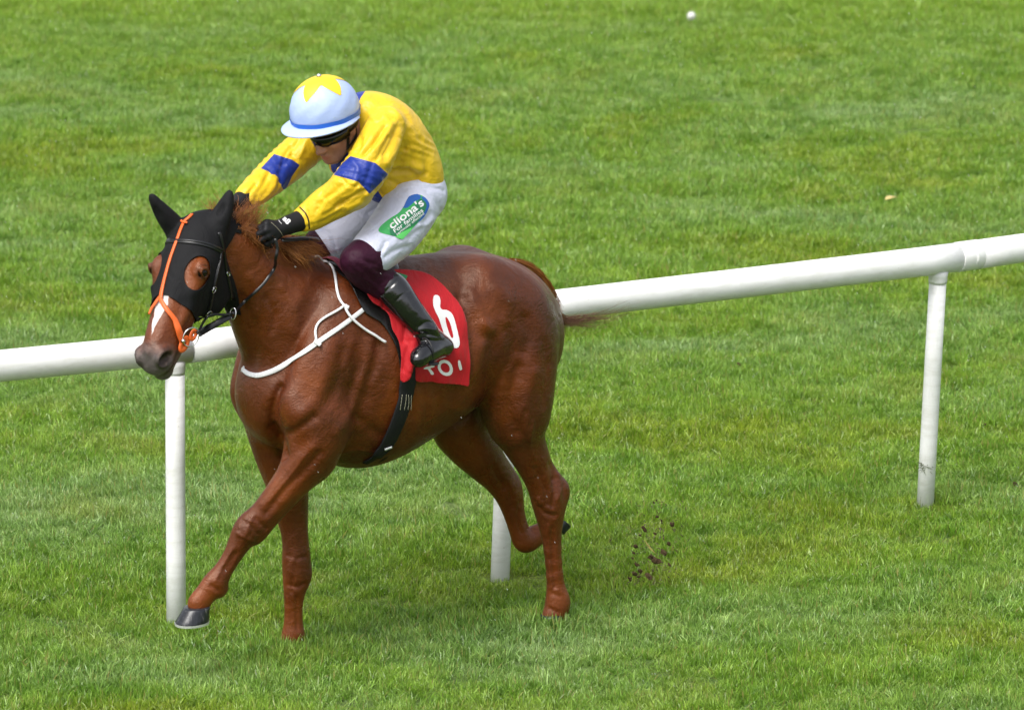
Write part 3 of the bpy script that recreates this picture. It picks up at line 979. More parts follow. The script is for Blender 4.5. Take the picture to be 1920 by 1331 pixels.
# ------------------------------------------------------------------ parts of the horse
hair_m, nt, bs = new_mat('chestnut_hair')
r = node(nt, 'NewGeometry').outputs['Random Per Island']
nt.links.new(ramp(nt, r, [(0, (0.14, 0.036, 0.009)), (.5, (0.32, 0.100, 0.022)), (1, (0.55, 0.23, 0.06))]), bs.inputs['Base Color'])
bs.inputs['Roughness'].default_value = 0.42
tail_m, nt, bs = new_mat('tail_hair')
r = node(nt, 'NewGeometry').outputs['Random Per Island']
nt.links.new(ramp(nt, r, [(0, (0.11, 0.045, 0.028)), (.6, (0.24, 0.11, 0.07)), (1, (0.42, 0.24, 0.15))]), bs.inputs['Base Color'])
bs.inputs['Roughness'].default_value = 0.5
eye_m = simple('eye', (0.008, 0.005, 0.004), rough=0.12, spec=0.25)
hoof_m, nt, bs = new_mat('hoof_horn')
tc = node(nt, 'TexCoord').outputs['Object']
hn = noise(nt, mapping(nt, tc, (60, 60, 8), (0, .35, 0)), 2, 4, .6)
nt.links.new(ramp(nt, hn, [(.35, (.007, .008, .010)), (.6, (.020, .022, .028)), (.74, (.14, .13, .12))]), bs.inputs['Base Color'])
bs.inputs['Roughness'].default_value = .28
shoe_m = simple('aluminium_shoe', (.72, .72, .72), rough=.35, metal=.6)

for sg in (1, -1):
    V, F = ball(EYE[sg], .0215, 14)
    part_h('eye', V, F, eye_m, h_root)
def hoof(c1, c2, r1, r2, ax, fw):
    """horn capsule from the coronet c1 to the ground face c2; fw = towards the toe"""
    ax = np.asarray(ax, float) / np.linalg.norm(ax); fw = fw - ax * (fw @ ax); fw /= np.linalg.norm(fw); sd_ = np.cross(ax, fw)
    V, F = [], []
    N = 28; rings = [(0, .90), (0.02, 1.0), (.12, 1.02), (.4, 1.0), (.7, 1.0), (.94, 1.0), (1.0, .985)]
    for t, k in rings:
        c = np.array(c1) * (1 - t) + np.array(c2) * t; rr = (np.array(r1) * (1 - t) + np.array(r2) * t) * k
        for i in range(N):
            a = 2 * math.pi * i / N
            x = math.cos(a); x = x if x > 0 else x * .86
            hump = 0
            V.append(c + fw * x * rr[0] + sd_ * math.sin(a) * rr[1])
    m = len(rings)
    for j in range(m - 1):
        for i in range(N): F.append((j * N + i, j * N + (i + 1) % N, (j + 1) * N + (i + 1) % N, (j + 1) * N + i))
    F.append(tuple(range(N))[::-1]); F.append(tuple((m - 1) * N + i for i in range(N)))
    ring = [V[(m - 1) * N + i] for i in range(N)]
    return V, F, ring, ax
def shoe(ring, ax, c, root, parent):
    V, F = [], []
    N = len(ring)
    use = [i % N for i in range(-11, 12)]
    for i in use:
        p = ring[i]; q = c + (p - c) * .72; o_ = c + (p - c) * 1.02
        V += [o_, q, q + ax * .009, o_ + ax * .009]
    for k in range(len(use) - 1):
        for j in range(4): F.append((k * 4 + j, k * 4 + (j + 1) % 4, (k + 1) * 4 + (j + 1) % 4, (k + 1) * 4 + j))
    F.append((0, 1, 2, 3)); F.append(tuple(len(V) - 4 + j for j in range(4))[::-1])
    part_h('horseshoe', V, F, shoe_m, root, parent, smooth=False)
X_, Y_, Z_ = np.eye(3)
hoofs = [((370, 1136, .080), (361, 1164, .080), (.058, .049), (.080, .064), -Z_, X_ * .8 + Y_ * .35),
         ((549, 1204, -.13), (541, 1231, -.13), (.050, .046), (.068, .060), -Z_, X_),
         ((1036, 1150, .155), (1029, 1179, .155), (.048, .045), (.064, .058), -Z_, X_),
         ((1044, 993, -.12), (1055, 977, -.12), (.036, .036), (.043, .040), None, -X_)]
for a, b, r1, r2, ax, fw in hoofs:
    A, B = P(*a), P(*b)
    if ax is None: ax = B - A
    V, F, ring, ax = hoof(A, B, r1, r2, ax, fw)
    ho = part_h('hoof', V, F, hoof_m, h_root)
    if b[0] != 1055: shoe(ring, ax, B, h_root, ho)

# mane: strands thrown up behind the ears and lying over the crest
hair('mane', [[(425, 432, .06), (412, 410, .05), (398, 396, .03), (386, 386, .02)], [(432, 430, .06), (424, 402, .06), (410, 384, .05), (402, 368, .04)]], 70, .010, .0009, hair_m, h_root, curl=.01)
hair('mane', [[(428, 436, .05), (440, 412, .09), (462, 392, .09), (488, 378, .07)], [(440, 440, .07), (456, 420, .10), (474, 400, .10), (484, 384, .08)],
              [(455, 452, .07), (470, 440, .10), (478, 420, .10), (466, 392, .09)]], 330, .013, .0011, hair_m, h_root, curl=.018, len_var=.6)
hair('mane', [[(430, 420, .05), (448, 425, .10), (470, 440, .12), (492, 462, .12)], [(445, 412, .05), (462, 422, .10), (484, 438, .12), (500, 458, .13)],
              [(462, 425, .05), (480, 432, .10), (500, 445, .12), (520, 462, .12)]], 400, .012, .0011, hair_m, h_root, curl=.014, len_var=.5)
hair('mane', [[(500, 448, .03), (530, 462, .10), (560, 484, .13), (585, 494, .12)], [(520, 446, .03), (550, 456, .10), (580, 470, .12), (605, 484, .11)],
              [(545, 448, .03), (570, 452, .08), (600, 462, .10), (628, 478, .09)]], 480, .012, .0011, hair_m, h_root, curl=.014, len_var=.5)
hair('mane', [[(436, 440, .06), (446, 410, .09), (466, 388, .10), (494, 372, .08)], [(450, 450, .08), (474, 432, .11), (492, 410, .11), (478, 384, .09)]], 70, .012, .0010, hair_m, h_root, curl=.020, len_var=.3)
hair('mane', [[(424, 430, .05), (404, 402, .05), (388, 386, .03), (376, 380, .02)], [(428, 428, .05), (412, 396, .05), (404, 376, .04), (408, 362, .03)]], 26, .010, .0008, hair_m, h_root, curl=.012)
# tail: dock hugging the rump, hair streaming out behind
hair('tail', [[(955, 487, .01), (985, 492, 0), (1012, 512, -.01), (1034, 548, -.03), (1046, 585, -.05)], [(970, 490, 0), (1000, 502, -.01), (1024, 532, -.03), (1042, 575, -.06), (1048, 600, -.08)]], 260, .006, .0013, hair_m, h_root, curl=.006, len_var=.2)
hair('tail', [[(1030, 560, -.05), (1050, 594, -.07), (1085, 603, -.10), (1135, 600, -.13), (1195, 588, -.17)], [(1034, 585, -.05), (1055, 606, -.07), (1085, 600, -.10), (1140, 592, -.13), (1190, 574, -.17)]], 170, .010, .0009, tail_m, h_root, curl=.014, len_var=.65)
hair('tail', [[(1036, 575, -.05), (1060, 598, -.07), (1100, 604, -.10), (1150, 590, -.13), (1180, 556, -.16)], [(1036, 590, -.05), (1050, 610, -.07), (1056, 622, -.08), (1062, 632, -.08)]], 40, .014, .0007, tail_m, h_root, curl=.022)
hair('tail', [[(1036, 590, -.05), (1048, 606, -.07), (1060, 618, -.08), (1058, 634, -.08)]], 16, .003, .0009, tail_m, h_root, curl=.006)

# ------------------------------------------------------------------ hood
hood_m, nt, bs = new_mat('black_hood_cloth')
tc = node(nt, 'TexCoord').outputs['Object']
bs.inputs['Base Color'].default_value = (.0045, .0045, .0055, 1)
bs.inputs['Roughness'].default_value = .75
bs.inputs['Specular IOR Level'].default_value = .25
bump(nt, bs, noise(nt, mapping(nt, tc, (1, 1, .5), (.4, .3, 0)), 16, 3, .5, 1.2), .5, .012)
bump(nt, bs, noise(nt, tc, 500, 2), .3, .0006)
hb_lo, hb_hi = POLL + np.array([-.30, -.35, -.62]), POLL + np.array([.52, .40, .36])
hf = Field(hb_lo, hb_hi, .0065)
a = np.round((hb_lo - hor.lo) / hor.h).astype(int); a = np.maximum(a, 0)
hf.lo = hor.lo + a * hor.h
hf.n = np.minimum(hf.n, hor.n - a)
hf.D = hor.D[a[0]:a[0] + hf.n[0], a[1]:a[1] + hf.n[1], a[2]:a[2] + hf.n[2]].copy()
hf.ax = [(hf.lo[i] + hf.h * np.arange(hf.n[i])).astype(np.float32) for i in range(3)]
hf.n = np.array(hf.D.shape)
ears = [[(400, 436, .105, .036), (411, 414, .112, .036), (421, 392, .115, .027), (427, 375, .115, .016), (431, 362, .115, .006)],
        [(334, 438, -.005, .036), (322, 420, -.012, .036), (306, 400, -.015, .028), (293, 382, -.018, .016), (284, 368, -.02, .006)]]
for e in ears:
    hf.chain([(P(q[0], q[1], q[2]), q[3]) for q in e], k=.035, kin=.01, lat=hF, fl=.75)
for e, dx in zip(ears, (-1, 1)):   # hollow of the ear
    hf.chain([(P(q[0] - 1, q[1] + 4, q[2]) + hF * .034, q[3] * .62) for q in e[2:4]], k=.02, lat=hL, fl=.8, sub=True)
EV, EF = hf.mesh(iso=.004)
EV = relax(EV, EF, 1, .4)
ehc = head_coords(EV)
def hc_px(lst, off=0):
    out = []
    for q in lst:
        p = cast(body_bv, q[0], q[1])
        if p is None: continue
        c_ = head_coords(np.array([p]))[0]
        out.append((c_[0], c_[1]))
    return out
lower = hc_px([(306, 556), (330, 566), (352, 580), (369, 597), (374, 612), (392, 622), (412, 614)])
sf = lower[0][0]
jb = hc_px([(436, 590), (440, 560), (430, 510), (420, 470)])
hood_poly = [(-.30, .30), (sf - .01, .30), (sf - .005, .05)] + lower + [(lower[-1][0], -.29)] + [(jb[0][0], -.29)] + jb + [(-.085, jb[-1][1] - .01), (-.16, -.12), (-.30, -.14)]
eye_c = hc_px([(371, 512)])[0]
hc0 = cast(body_bv, 372, 511)
def hole_sd(V, c):
    q = V - c; s_ = q @ hA; r2 = np.maximum((q * q).sum(1) - s_ ** 2, 0)
    return (np.sqrt((s_ / .072) ** 2 + r2 / .056 ** 2) - 1) * .06
hole_m = np.minimum(hole_sd(EV, hc0), hole_sd(EV, head_mirror(hc0[None])[0]))
mk = np.minimum(poly_sd(ehc[:, :2], hood_poly), hole_m)
mk = np.where(ehc[:, 0] < -.03, np.maximum(mk, np.where(ehc[:, 1] > -.10, .01, -1)), mk)
mk = np.where((ehc[:, 0] < -.30), .01, mk)
CV, CF = clip_mesh(EV, EF, mk)
def biggest(V, F):
    """the largest connected piece"""
    par = list(range(len(V)))
    def find(i):
        while par[i] != i: par[i] = par[par[i]]; i = par[i]
        return i
    for f in F:
        a_ = find(f[0])
        for j in f[1:]: par[find(j)] = a_
    roots = np.array([find(i) for i in range(len(V))])
    cnt = np.bincount(roots[[f[0] for f in F]], minlength=len(V)); r_ = int(np.argmax(cnt))
    keep = roots == r_; idx = np.cumsum(keep) - 1
    return V[keep], [tuple(int(idx[j]) for j in f) for f in F if keep[f[0]]]
CV, CF = biggest(CV, CF)
hood_root = empty_h('race_hood', P(375, 430, .05), 'black cloth hood with ears and round eye holes over the head of the horse', 'hood')
o = part_h('hood_cloth', CV, CF, hood_m, hood_root)
solid(o, .0025)
EQ = EV
hood_bv = bvh_of(EV, EF)

# ------------------------------------------------------------------ bridle
leather_m = simple('black_leather', (.008, .008, .009), rough=.32, spec=.5, bmp=.2, bscale=300, bdist=.0008)
web_m = simple('black_webbing', (.010, .010, .012), rough=.6, spec=.3, bmp=.4, bscale=400, bdist=.0008)
orange_m = simple('orange_rubber', (.72, .125, .022), rough=.45, spec=.4, var=.08)
steel_m = simple('polished_steel', (.70, .70, .72), rough=.15, metal=1.0)
white_strap_m = simple('white_webbing', (.78, .78, .80), rough=.55, spec=.4, var=.05, bmp=.3, bscale=400, bdist=.0006)
stitch_m = simple('pale_stitching', (.45, .42, .30), rough=.8)
hb = BVHTree.FromPolygons([tuple(v) for v in EV], [tuple(int(i) for i in f) for f in EF])
br = empty_h('bridle', P(372, 560, .1), 'black leather bridle with an orange rubber strap down the face and ring bit', 'bridle')
strap('browband', hb, [(306, 454), (318, 452), (345, 453), (378, 457), (400, 464), (416, 472)], .021, .006, leather_m, br, off=.005)
strap('browband', hb, [(307, 453), (345, 452), (378, 456), (400, 463), (416, 471)], .008, .005, leather_m, br, off=.0095)
strap('cheekpiece', hb, [(415, 470), (412, 488), (406, 510), (400, 536), (395, 562), (389, 588), (381, 606), (374, 618)], .017, .005, leather_m, br, off=.005, mirror=head_mirror)
strap('cheekpiece', hb, [(411, 486), (405, 512), (399, 536), (394, 562), (390, 580)], .010, .005, leather_m, br, off=.009, mirror=head_mirror)
strap('throat_strap', hb, [(410, 436), (415, 452), (418, 470), (421, 490), (425, 515), (430, 538), (436, 560)], .014, .005, leather_m, br, off=.005, mirror=head_mirror)
for a, b in (((400, 540), (395, 545)), ((391, 582), (387, 590))):
    P3, N3 = path_on(hb, [a, b], .010)
    V, F = torus(P3[3], N3[3], hA, .013, .010, .0017); part_h('buckle', V, F, steel_m, br)
P3, N3 = path_on(hb, [(424, 510), (426, 518)], .009)
V, F = torus(P3[3], N3[3], hA, .006, .010, .0022); part_h('buckle', V, F, steel_m, br)
# orange rubber: down the face, forking above the nostrils to a guard each side of the bit
strap('face_strap', hb, [(361, 404), (354, 411), (347, 417), (340, 432), (335, 446), (326, 470), (318, 494), (311, 520), (305, 545), (302, 562)], [.014, .014, .013, .013, .014, .017], .006, orange_m, br, off=.006)
P3, N3 = path_on(hb, [(346, 417), (338, 436)], .0095)
strap('keeper', hb, [(341, 417), (347, 420), (353, 421)], .008, .004, orange_m, br, off=.011)
strap('face_strap', hb, [(301, 558), (305, 568), (315, 584), (327, 600), (334, 618), (338, 634), (342, 650)], [.014, .016, .018, .024, .030, .030], .006, orange_m, br, off=.006)
strap('face_strap', hb, [(301, 558), (294, 568), (286, 580), (282, 590)], .014, .006, orange_m, br, off=.006)
def disc(c, n, u, a, b, th, mat, name, root, hole=0.0):
    n = np.asarray(n) / np.linalg.norm(n); u = u - n * (u @ n); u /= np.linalg.norm(u); v = np.cross(n, u)
    V, F = [], []
    N = 28
    prof = [(hole, 0), (hole, th), (.9, th), (1.0, th * .6), (1.0, 0)]
    for k, h_ in prof:
        for i in range(N):
            t = 2 * math.pi * i / N
            V.append(c + (math.cos(t) * u * a + math.sin(t) * v * b) * k + n * h_)
    m = len(prof)
    for j in range(m - 1):
        for i in range(N): F.append((j * N + i, j * N + (i + 1) % N, (j + 1) * N + (i + 1) % N, (j + 1) * N + i))
    return part_h(name, V, F, mat, root)
c1, n1 = path_on(hb, [(341, 642), (342, 648)], .010)
gc = c1[3] - hL * .002; gn = hL * .9 + hF * .25
disc(gc, gn, hA, .036, .022, .007, orange_m, 'bit_guard', br, .25)
rc = P(358, 632, gc[1] + .010)
V, F = torus(rc, hL * .75 + hF * .35 - hU * .1, hA, .038, .034, .0028); part_h('bit_ring', V, F, steel_m, br)
V, F = tube_rings([rc - hA * -.002 + np.array([0, 0, 0]) + (P(343, 639, gc[1] + .02) - rc) * k for k in (0.75, .9, 1.02, 1.12)], [.004, .0085, .0085, .006], 12); part_h('bit_cheek', V, F, steel_m, br)
disc(P(362, 628, gc[1] + .002), gn, hA, .026, .018, .005, orange_m, 'bit_guard', br, .2)
V, F = torus(head_mirror(rc[None])[0] + hL * .03 - hD * .03, -hL, hA, .036, .034, .0028); part_h('bit_ring', V, F, steel_m, br)
# leather from the ring back to the martingale ring, then the reins to the hands
V, F = ribbon(catmull([P(372, 626, rc[1] + .004), P(390, 615, .150), P(412, 603, .155), P(434, 590, .150)], 6), np.tile(np.array([.4, .85, .35]), (19, 1)), .027, .006); part_h('rein', V, F, leather_m, br)
V, F = ribbon(catmull([P(372, 622, rc[1] + .01), P(384, 600, .17), P(396, 590, .165), P(420, 590, .16), P(436, 588, .155)], 6), np.tile(np.array([.4, .85, .35]), (25, 1)), .010, .005); part_h('rein', V, F, leather_m, br)
V, F = torus(P(437, 588, .158), np.array([.75, .5, .2]), Z_, .022, .012, .0028); part_h('rein_ring', V, F, steel_m, br)
both = np.array
def on_body_w(px, py, off=.012, default=.15):
    p = cast(body_bv, px, py, off)
    return p if p is not None else P(px, py, default)
rein_pts = [P(437, 588, .165)] + [on_body_w(*q, off=.016) for q in [(458, 563), (474, 548), (488, 533), (500, 518), (510, 503)]] + [P(517, 485, .20), P(520, 466, .205), P(516, 448, .20)]
rc_ = catmull(rein_pts, 6)
V, F = ribbon(rc_, np.tile(np.array([.5, .8, .3]), (len(rc_), 1)), .012, .004); part_h('rein', V, F, leather_m, br)
rc_ = catmull([P(528, 450, .17), P(548, 449, .15), P(570, 447, .12), P(598, 449, .08)], 6)
V, F = ribbon(rc_, np.tile(np.array([.3, .6, .7]), (len(rc_), 1)), .020, .006); part_h('rein', V, F, leather_m, br)
fr = catmull([head_mirror(rc[None])[0], P(330, 560, -.14), P(380, 450, -.10), P(440, 392, -.06)], 6)
V, F = ribbon(fr, np.tile(np.array([.2, -.9, .3]), (len(fr), 1)), .014, .005); part_h('rein', V, F, leather_m, br)

# ------------------------------------------------------------------ saddle cloth, saddle, girth, breast strap
red_m = simple('red_cloth', (.46, .007, .013), rough=.62, spec=.3, var=.06, vscale=12, bmp=.25, bscale=500, bdist=.0005, sheen=.1)
maroon_m = simple('maroon_cloth', (.12, .008, .030), rough=.6, spec=.3, var=.1, vscale=15, bmp=.2, bscale=400, bdist=.0005)
silk_shine_m = simple('black_saddle_leather', (.010, .009, .009), rough=.25, spec=.5, bmp=.3, bscale=60, bdist=.001)
for m_ in (red_m, maroon_m):
    nt_ = m_.node_tree; bump(nt_, nt_.nodes['Principled BSDF'], noise(nt_, mapping(nt_, node(nt_, 'TexCoord').outputs['Object'], (2.2, 1, .6), (0, .5, 0)), 13, 3, .5, 1.0), .55, .012)
white_m = simple('white_print', (.80, .80, .80), rough=.5)
green_m = simple('green_print', (.02, .28, .10), rough=.5)
side = (np.abs(HV[:, 1]) > -1)
def xz_poly(pts):
    out = []
    for px, py in pts:
        p = cast(body_bv, px, py)
        out.append((p[0], p[2]) if p is not None else tuple(P(px, py, .0)[[0, 2]]))
    return out
def pieces(V, F, share=.2):
    par = list(range(len(V)))
    def find(i):
        while par[i] != i: par[i] = par[par[i]]; i = par[i]
        return i
    for f in F:
        a_ = find(f[0])
        for j in f[1:]: par[find(j)] = a_
    roots = np.array([find(i) for i in range(len(V))])
    cnt = np.bincount(roots[[f[0] for f in F]], minlength=len(V))
    keep = cnt[roots] > cnt.max() * share; idx = np.cumsum(keep) - 1
    return V[keep], [tuple(int(idx[j]) for j in f) for f in F if keep[f[0]]]
def body_cloth(name, pts, off, mat, root, fold=None, th=.003, extra_top=True, sm=4, noise_amp=.004, far=True, near=True):
    """cloth over the back: outline given on the photographed flank, repeated on the other flank"""
    pl = smooth_poly(xz_poly(pts), sm) if sm else xz_poly(pts)
    m = poly_sd(HV[:, [0, 2]], pl)
    if not far: m = np.minimum(m, HV[:, 1] - .02)
    m = np.where(np.abs(HN[:, 2]) < -.2, -1, m)
    V0 = HV + HN * off
    if fold is not None: V0 = V0 + HN * fold(HV)[:, None]
    V, F = clip_mesh(V0, HFc, m)
    V, F = pieces(V, F)
    o = part_h(name, V, F, mat, root)
    solid(o, th)
    return o, V, F
sc_root = empty_h('saddle_cloth', P(800, 600, .25), 'red number cloth with a white 6 under the saddle', 'saddle cloth')
def folds(V):
    Q, _ = project_px(V)
    f = .010 * np.exp(-((Q[:, 0] - 860) / 16) ** 2) * (Q[:, 1] > 540) + .006 * np.sin(Q[:, 0] * .12 + Q[:, 1] * .03) * np.clip((Q[:, 1] - 600) / 100, 0, 1) + .003 * np.sin(Q[:, 0] * .05 - Q[:, 1] * .09)
    return f
ro, RV, RF = body_cloth('cloth', [(716, 520), (745, 509), (790, 514), (822, 532), (850, 566), (868, 612), (877, 665), (876, 706), (874, 720), (862, 719), (820, 715), (782, 713), (776, 711), (775, 702), (774, 660), (760, 600), (738, 560)], .012, red_m, sc_root, folds, sm=3)
# front panel of the red cloth, curling out over the girth
def fv(V):
    Q, _ = project_px(V)
    r_ = .024 * np.exp(-((Q[:, 0] - (770 - .10 * (Q[:, 1] - 600))) / 13) ** 2) * np.clip((Q[:, 1] - 570) / 30, 0, 1)
    for pts, sg, hh in (([(712, 578), (740, 590), (756, 606), (752, 640)], 5, -.012), ([(730, 572), (755, 586), (768, 606)], 5, .006), ([(760, 640), (754, 665), (750, 690)], 4, -.007), ([(765, 660), (758, 690)], 3.5, .006)):
        r_ = r_ + hh * np.exp(-(dist_line(Q, pts) / sg) ** 2)
    return r_ + .014
fo, FV_, FF_ = body_cloth('front_flap', [(672, 536), (700, 548), (728, 562), (752, 575), (768, 590), (778, 614), (777, 640), (770, 655), (764, 680), (758, 705), (744, 709), (746, 670), (742, 640), (730, 618), (724, 596), (712, 582), (692, 572), (680, 556)], .016, red_m, sc_root, fv, sm=3, far=False)
sd_root = empty_h('saddle', P(700, 520, .1), 'small black racing saddle with maroon front and black girth', 'saddle')
bo, BV_, BF_ = body_cloth('saddle_pad', [(618, 486), (648, 478), (700, 505), (745, 540), (772, 600), (772, 650), (752, 700), (744, 660), (732, 632), (712, 605), (684, 588), (668, 560), (640, 520)], .008, silk_shine_m, sd_root, None, sm=3)
mo, MV_, MF_ = body_cloth('saddle_front', [(612, 488), (625, 478), (660, 482), (700, 505), (735, 545), (712, 560), (694, 556), (672, 544), (650, 530), (634, 512)], .018, maroon_m, sd_root, lambda V: .006 * np.ones(len(V)), th=.006, sm=3)
# saddle tree and seat, under the rider
sf_ = Field((-.55, -.3, 1.2), (.5, .4, 1.9), .008)
sf_.ells([(P(655, 494, 0), (.09, .12, .045)), (P(680, 494, 0), (.10, .10, .04)), (P(706, 500, 0), (.08, .13, .035))], k=.04)
V, F = sf_.mesh(); part_h('seat', V, F, silk_shine_m, sd_root)
# girth
gp, gn_ = path_on(body_bv, [(772, 660), (768, 690), (762, 716), (757, 742), (748, 775), (736, 805), (722, 832), (704, 852)], .016)
under = [gp[-1] + np.array([0.03, -.10, -.02]), np.array([gp[-1][0] + .05, -.12, gp[-1][2] + .01]), np.array([gp[-1][0] + .03, -.25, gp[-1][2] + .15]), np.array([gp[0][0], -.30, gp[0][2]])]
GV, GF = ribbon(gp, gn_, np.interp(np.linspace(0, 1, len(gp)), [0, .3, .8, 1], [.070, .068, .060, .045]), .008)
part_h('girth', GV, GF, web_m, sd_root)
gb = path_on(body_bv, [(700, 853), (697, 860), (688, 866)], .012)
strap('girth', body_bv, [(724, 829), (714, 845), (700, 857), (684, 866)], .030, .006, web_m, sd_root, off=.006)
lp = catmull([P(729, 838, .16), P(727, 852, .16), P(716, 862, .14), P(698, 868, .10), P(680, 867, .05)], 6)
V, F = ribbon(lp, np.tile(np.array([.2, .8, -.5]), (len(lp), 1)), .014, .004); part_h('girth_strap', V, F, web_m, sd_root)
far_pts = []
for t in np.linspace(0, 1, 14):
    q = body_mirror(gp)[int((1 - t) * (len(gp) - 1))]
    far_pts.append(q)
V, F = ribbon(np.array(far_pts), body_mirror(gn_)[[int((1 - t) * (len(gp) - 1)) for t in np.linspace(0, 1, 14)]], .06, .008); part_h('girth', V, F, web_m, sd_root)
for x in (752, 765):        # stitched loops on the girth
    for (a, b) in (((x - 4, 738), (x - 1, 738)), ((x - 5, 764), (x - 3, 764))): pass
    p_, n_ = path_on(body_bv, [(x - 3, 737), (x - 4, 750), (x - 6, 765)], .0215); V, F = ribbon(p_, n_, .0016, .001); part_h('stitching', V, F, stitch_m, sd_root)
    p_, n_ = path_on(body_bv, [(x + 4, 737), (x + 3, 750), (x + 1, 765)], .0215); V, F = ribbon(p_, n_, .0016, .001); part_h('stitching', V, F, stitch_m, sd_root)
strap('girth_tab', body_bv, [(718, 836), (731, 831)], .010, .004, white_strap_m, sd_root, off=.022)
# breast strap
bp = empty_h('breast_strap', P(600, 640, .2), 'white strap round the chest with a neck loop', 'strap')
sp, sn = path_on(body_bv, [(710, 560), (685, 577), (655, 600), (625, 622), (592, 645), (560, 668), (530, 686), (505, 698), (485, 704), (468, 702), (457, 694)], .006)
V, F = ribbon(sp, sn, np.interp(np.linspace(0, 1, len(sp)), [0, .3, .55, .8, 1], [.017, .018, .021, .020, .017]), .004); part_h('strap', V, F, white_strap_m, bp)
near = sp[sp[:, 1] > sp[-1][1] * -1 + .0]; ns = sn[:len(near)]
fm = body_mirror(sp[:int(len(sp) * .62)]); fn_ = body_mirror(sn[:int(len(sp) * .62)])
join = np.vstack([fm, sp[-1][None]]); jn = np.vstack([fn_, sn[-1][None]])
V, F = ribbon(join, jn, .022, .006); part_h('strap', V, F, white_strap_m, bp)
def cord(pts, r, name='neck_strap', off=None):
    p_, n_ = path_on(body_bv, pts, r if off is None else off)
    V, F = ribbon(p_, n_, r * 1.55, r * .9); part_h(name, V, F, white_strap_m, bp)
cord([(588, 484), (600, 484), (612, 492), (622, 506), (629, 528), (632, 548), (637, 564), (646, 576)], .0065, off=.009)
cord([(646, 572), (648, 584), (660, 600), (680, 616), (702, 630), (722, 641)], .0065, off=.013)
cord([(646, 573), (632, 583), (612, 595), (598, 607), (592, 622), (594, 644)], .006, off=.010)
p_, n_ = path_on(body_bv, [(590, 640), (601, 648)], .013); V, F = ribbon(p_, n_, .016, .006); part_h('loop', V, F, white_strap_m, bp)
p_, n_ = path_on(body_bv, [(641, 573), (652, 578)], .013); V, F = ribbon(p_, n_, .014, .006); part_h('loop', V, F, white_strap_m, bp)

# ------------------------------------------------------------------ printed marks, cut as thin shapes lying on the cloth
def text_shape(s, bold=0.0, subdiv=5):
    cu = bpy.data.curves.new('t', 'FONT'); cu.body = s; cu.offset = bold; cu.resolution_u = 4
    ob = bpy.data.objects.new('t', cu); COL.objects.link(ob)
    dg = bpy.context.evaluated_depsgraph_get(); dg.update()
    me = bpy.data.meshes.new_from_object(ob.evaluated_get(dg))
    bpy.data.objects.remove(ob); bpy.data.curves.remove(cu)
    import bmesh
    bm = bmesh.new(); bm.from_mesh(me)
    bmesh.ops.triangulate(bm, faces=bm.faces)
    xs = [v.co.x for v in bm.verts]; ys = [v.co.y for v in bm.verts]
    w = max(xs) - min(xs); lim = w / 40 if len(s) > 1 else w / 8
    for _ in range(4):
        ed = [e for e in bm.edges if e.calc_length() > lim]
        if not ed: break
        bmesh.ops.subdivide_edges(bm, edges=ed, cuts=1)
        bmesh.ops.triangulate(bm, faces=[f for f in bm.faces if len(f.verts) > 3])
    x0, y0 = min(xs), min(ys); hh = max(ys) - y0
    V = np.array([[(v.co.x - x0) / w, (v.co.y - y0) / hh] for v in bm.verts]); F = [tuple(v.index for v in f.verts) for f in bm.faces]
    bm.free(); bpy.data.meshes.remove(me)
    return V, F
def on_surface(bv, UV, quad, off):
    """quad: pixels of lower-left, lower-right, upper-right, upper-left"""
    q = np.array(quad, float)
    out = []
    for u, v in UV:
        p = (1 - u) * (1 - v) * q[0] + u * (1 - v) * q[1] + u * v * q[2] + (1 - u) * v * q[3]
        c_ = cast(bv, p[0], p[1], off)
        if c_ is None:
            a_ = Vector(P(p[0], p[1], .3)); l_, n_, *_r = bv.find_nearest(a_)
            c_ = np.array(l_) + np.array(n_) * off
        out.append(c_)
    return np.array(out)
def print_text(name, s, quad, bv, mat, root, parent=None, bold=0.02, off=.004):
    UV, F = text_shape(s, bold)
    return part_h(name, on_surface(bv, UV, quad, off), F, mat, root, parent, smooth=True)
def print_poly(name, pts, bv, mat, root, parent=None, off=.004, sm=4, step=5):
    pl = smooth_poly(pts, sm) if sm else np.array(pts, float)
    lo, hi = pl.min(0), pl.max(0)
    nx_, ny_ = int((hi[0] - lo[0]) / step * 2) + 2, int((hi[1] - lo[1]) / step * 2) + 2
    gx, gy = np.meshgrid(np.linspace(lo[0] - 1, hi[0] + 1, nx_), np.linspace(lo[1] - 1, hi[1] + 1, ny_), indexing='ij')
    Q = np.c_[gx.ravel(), gy.ravel()]
    F = np.array([(i * ny_ + j, (i + 1) * ny_ + j, (i + 1) * ny_ + j + 1, i * ny_ + j + 1) for i in range(nx_ - 1) for j in range(ny_ - 1)])
    V2, F2 = clip_mesh(np.c_[Q, np.zeros(len(Q))], F, poly_sd(Q, pl))
    V = []
    for q in V2:
        c_ = cast(bv, q[0], q[1], off)
        if c_ is None:
            l_, n_, *_r = bv.find_nearest(Vector(P(q[0], q[1], .3))); c_ = np.array(l_) + np.array(n_) * off
        V.append(c_)
    return part_h(name, V, F2, mat, root, parent)
cloth_bv = BVHTree.FromPolygons([tuple(v) for v in RV], RF)
six = ro
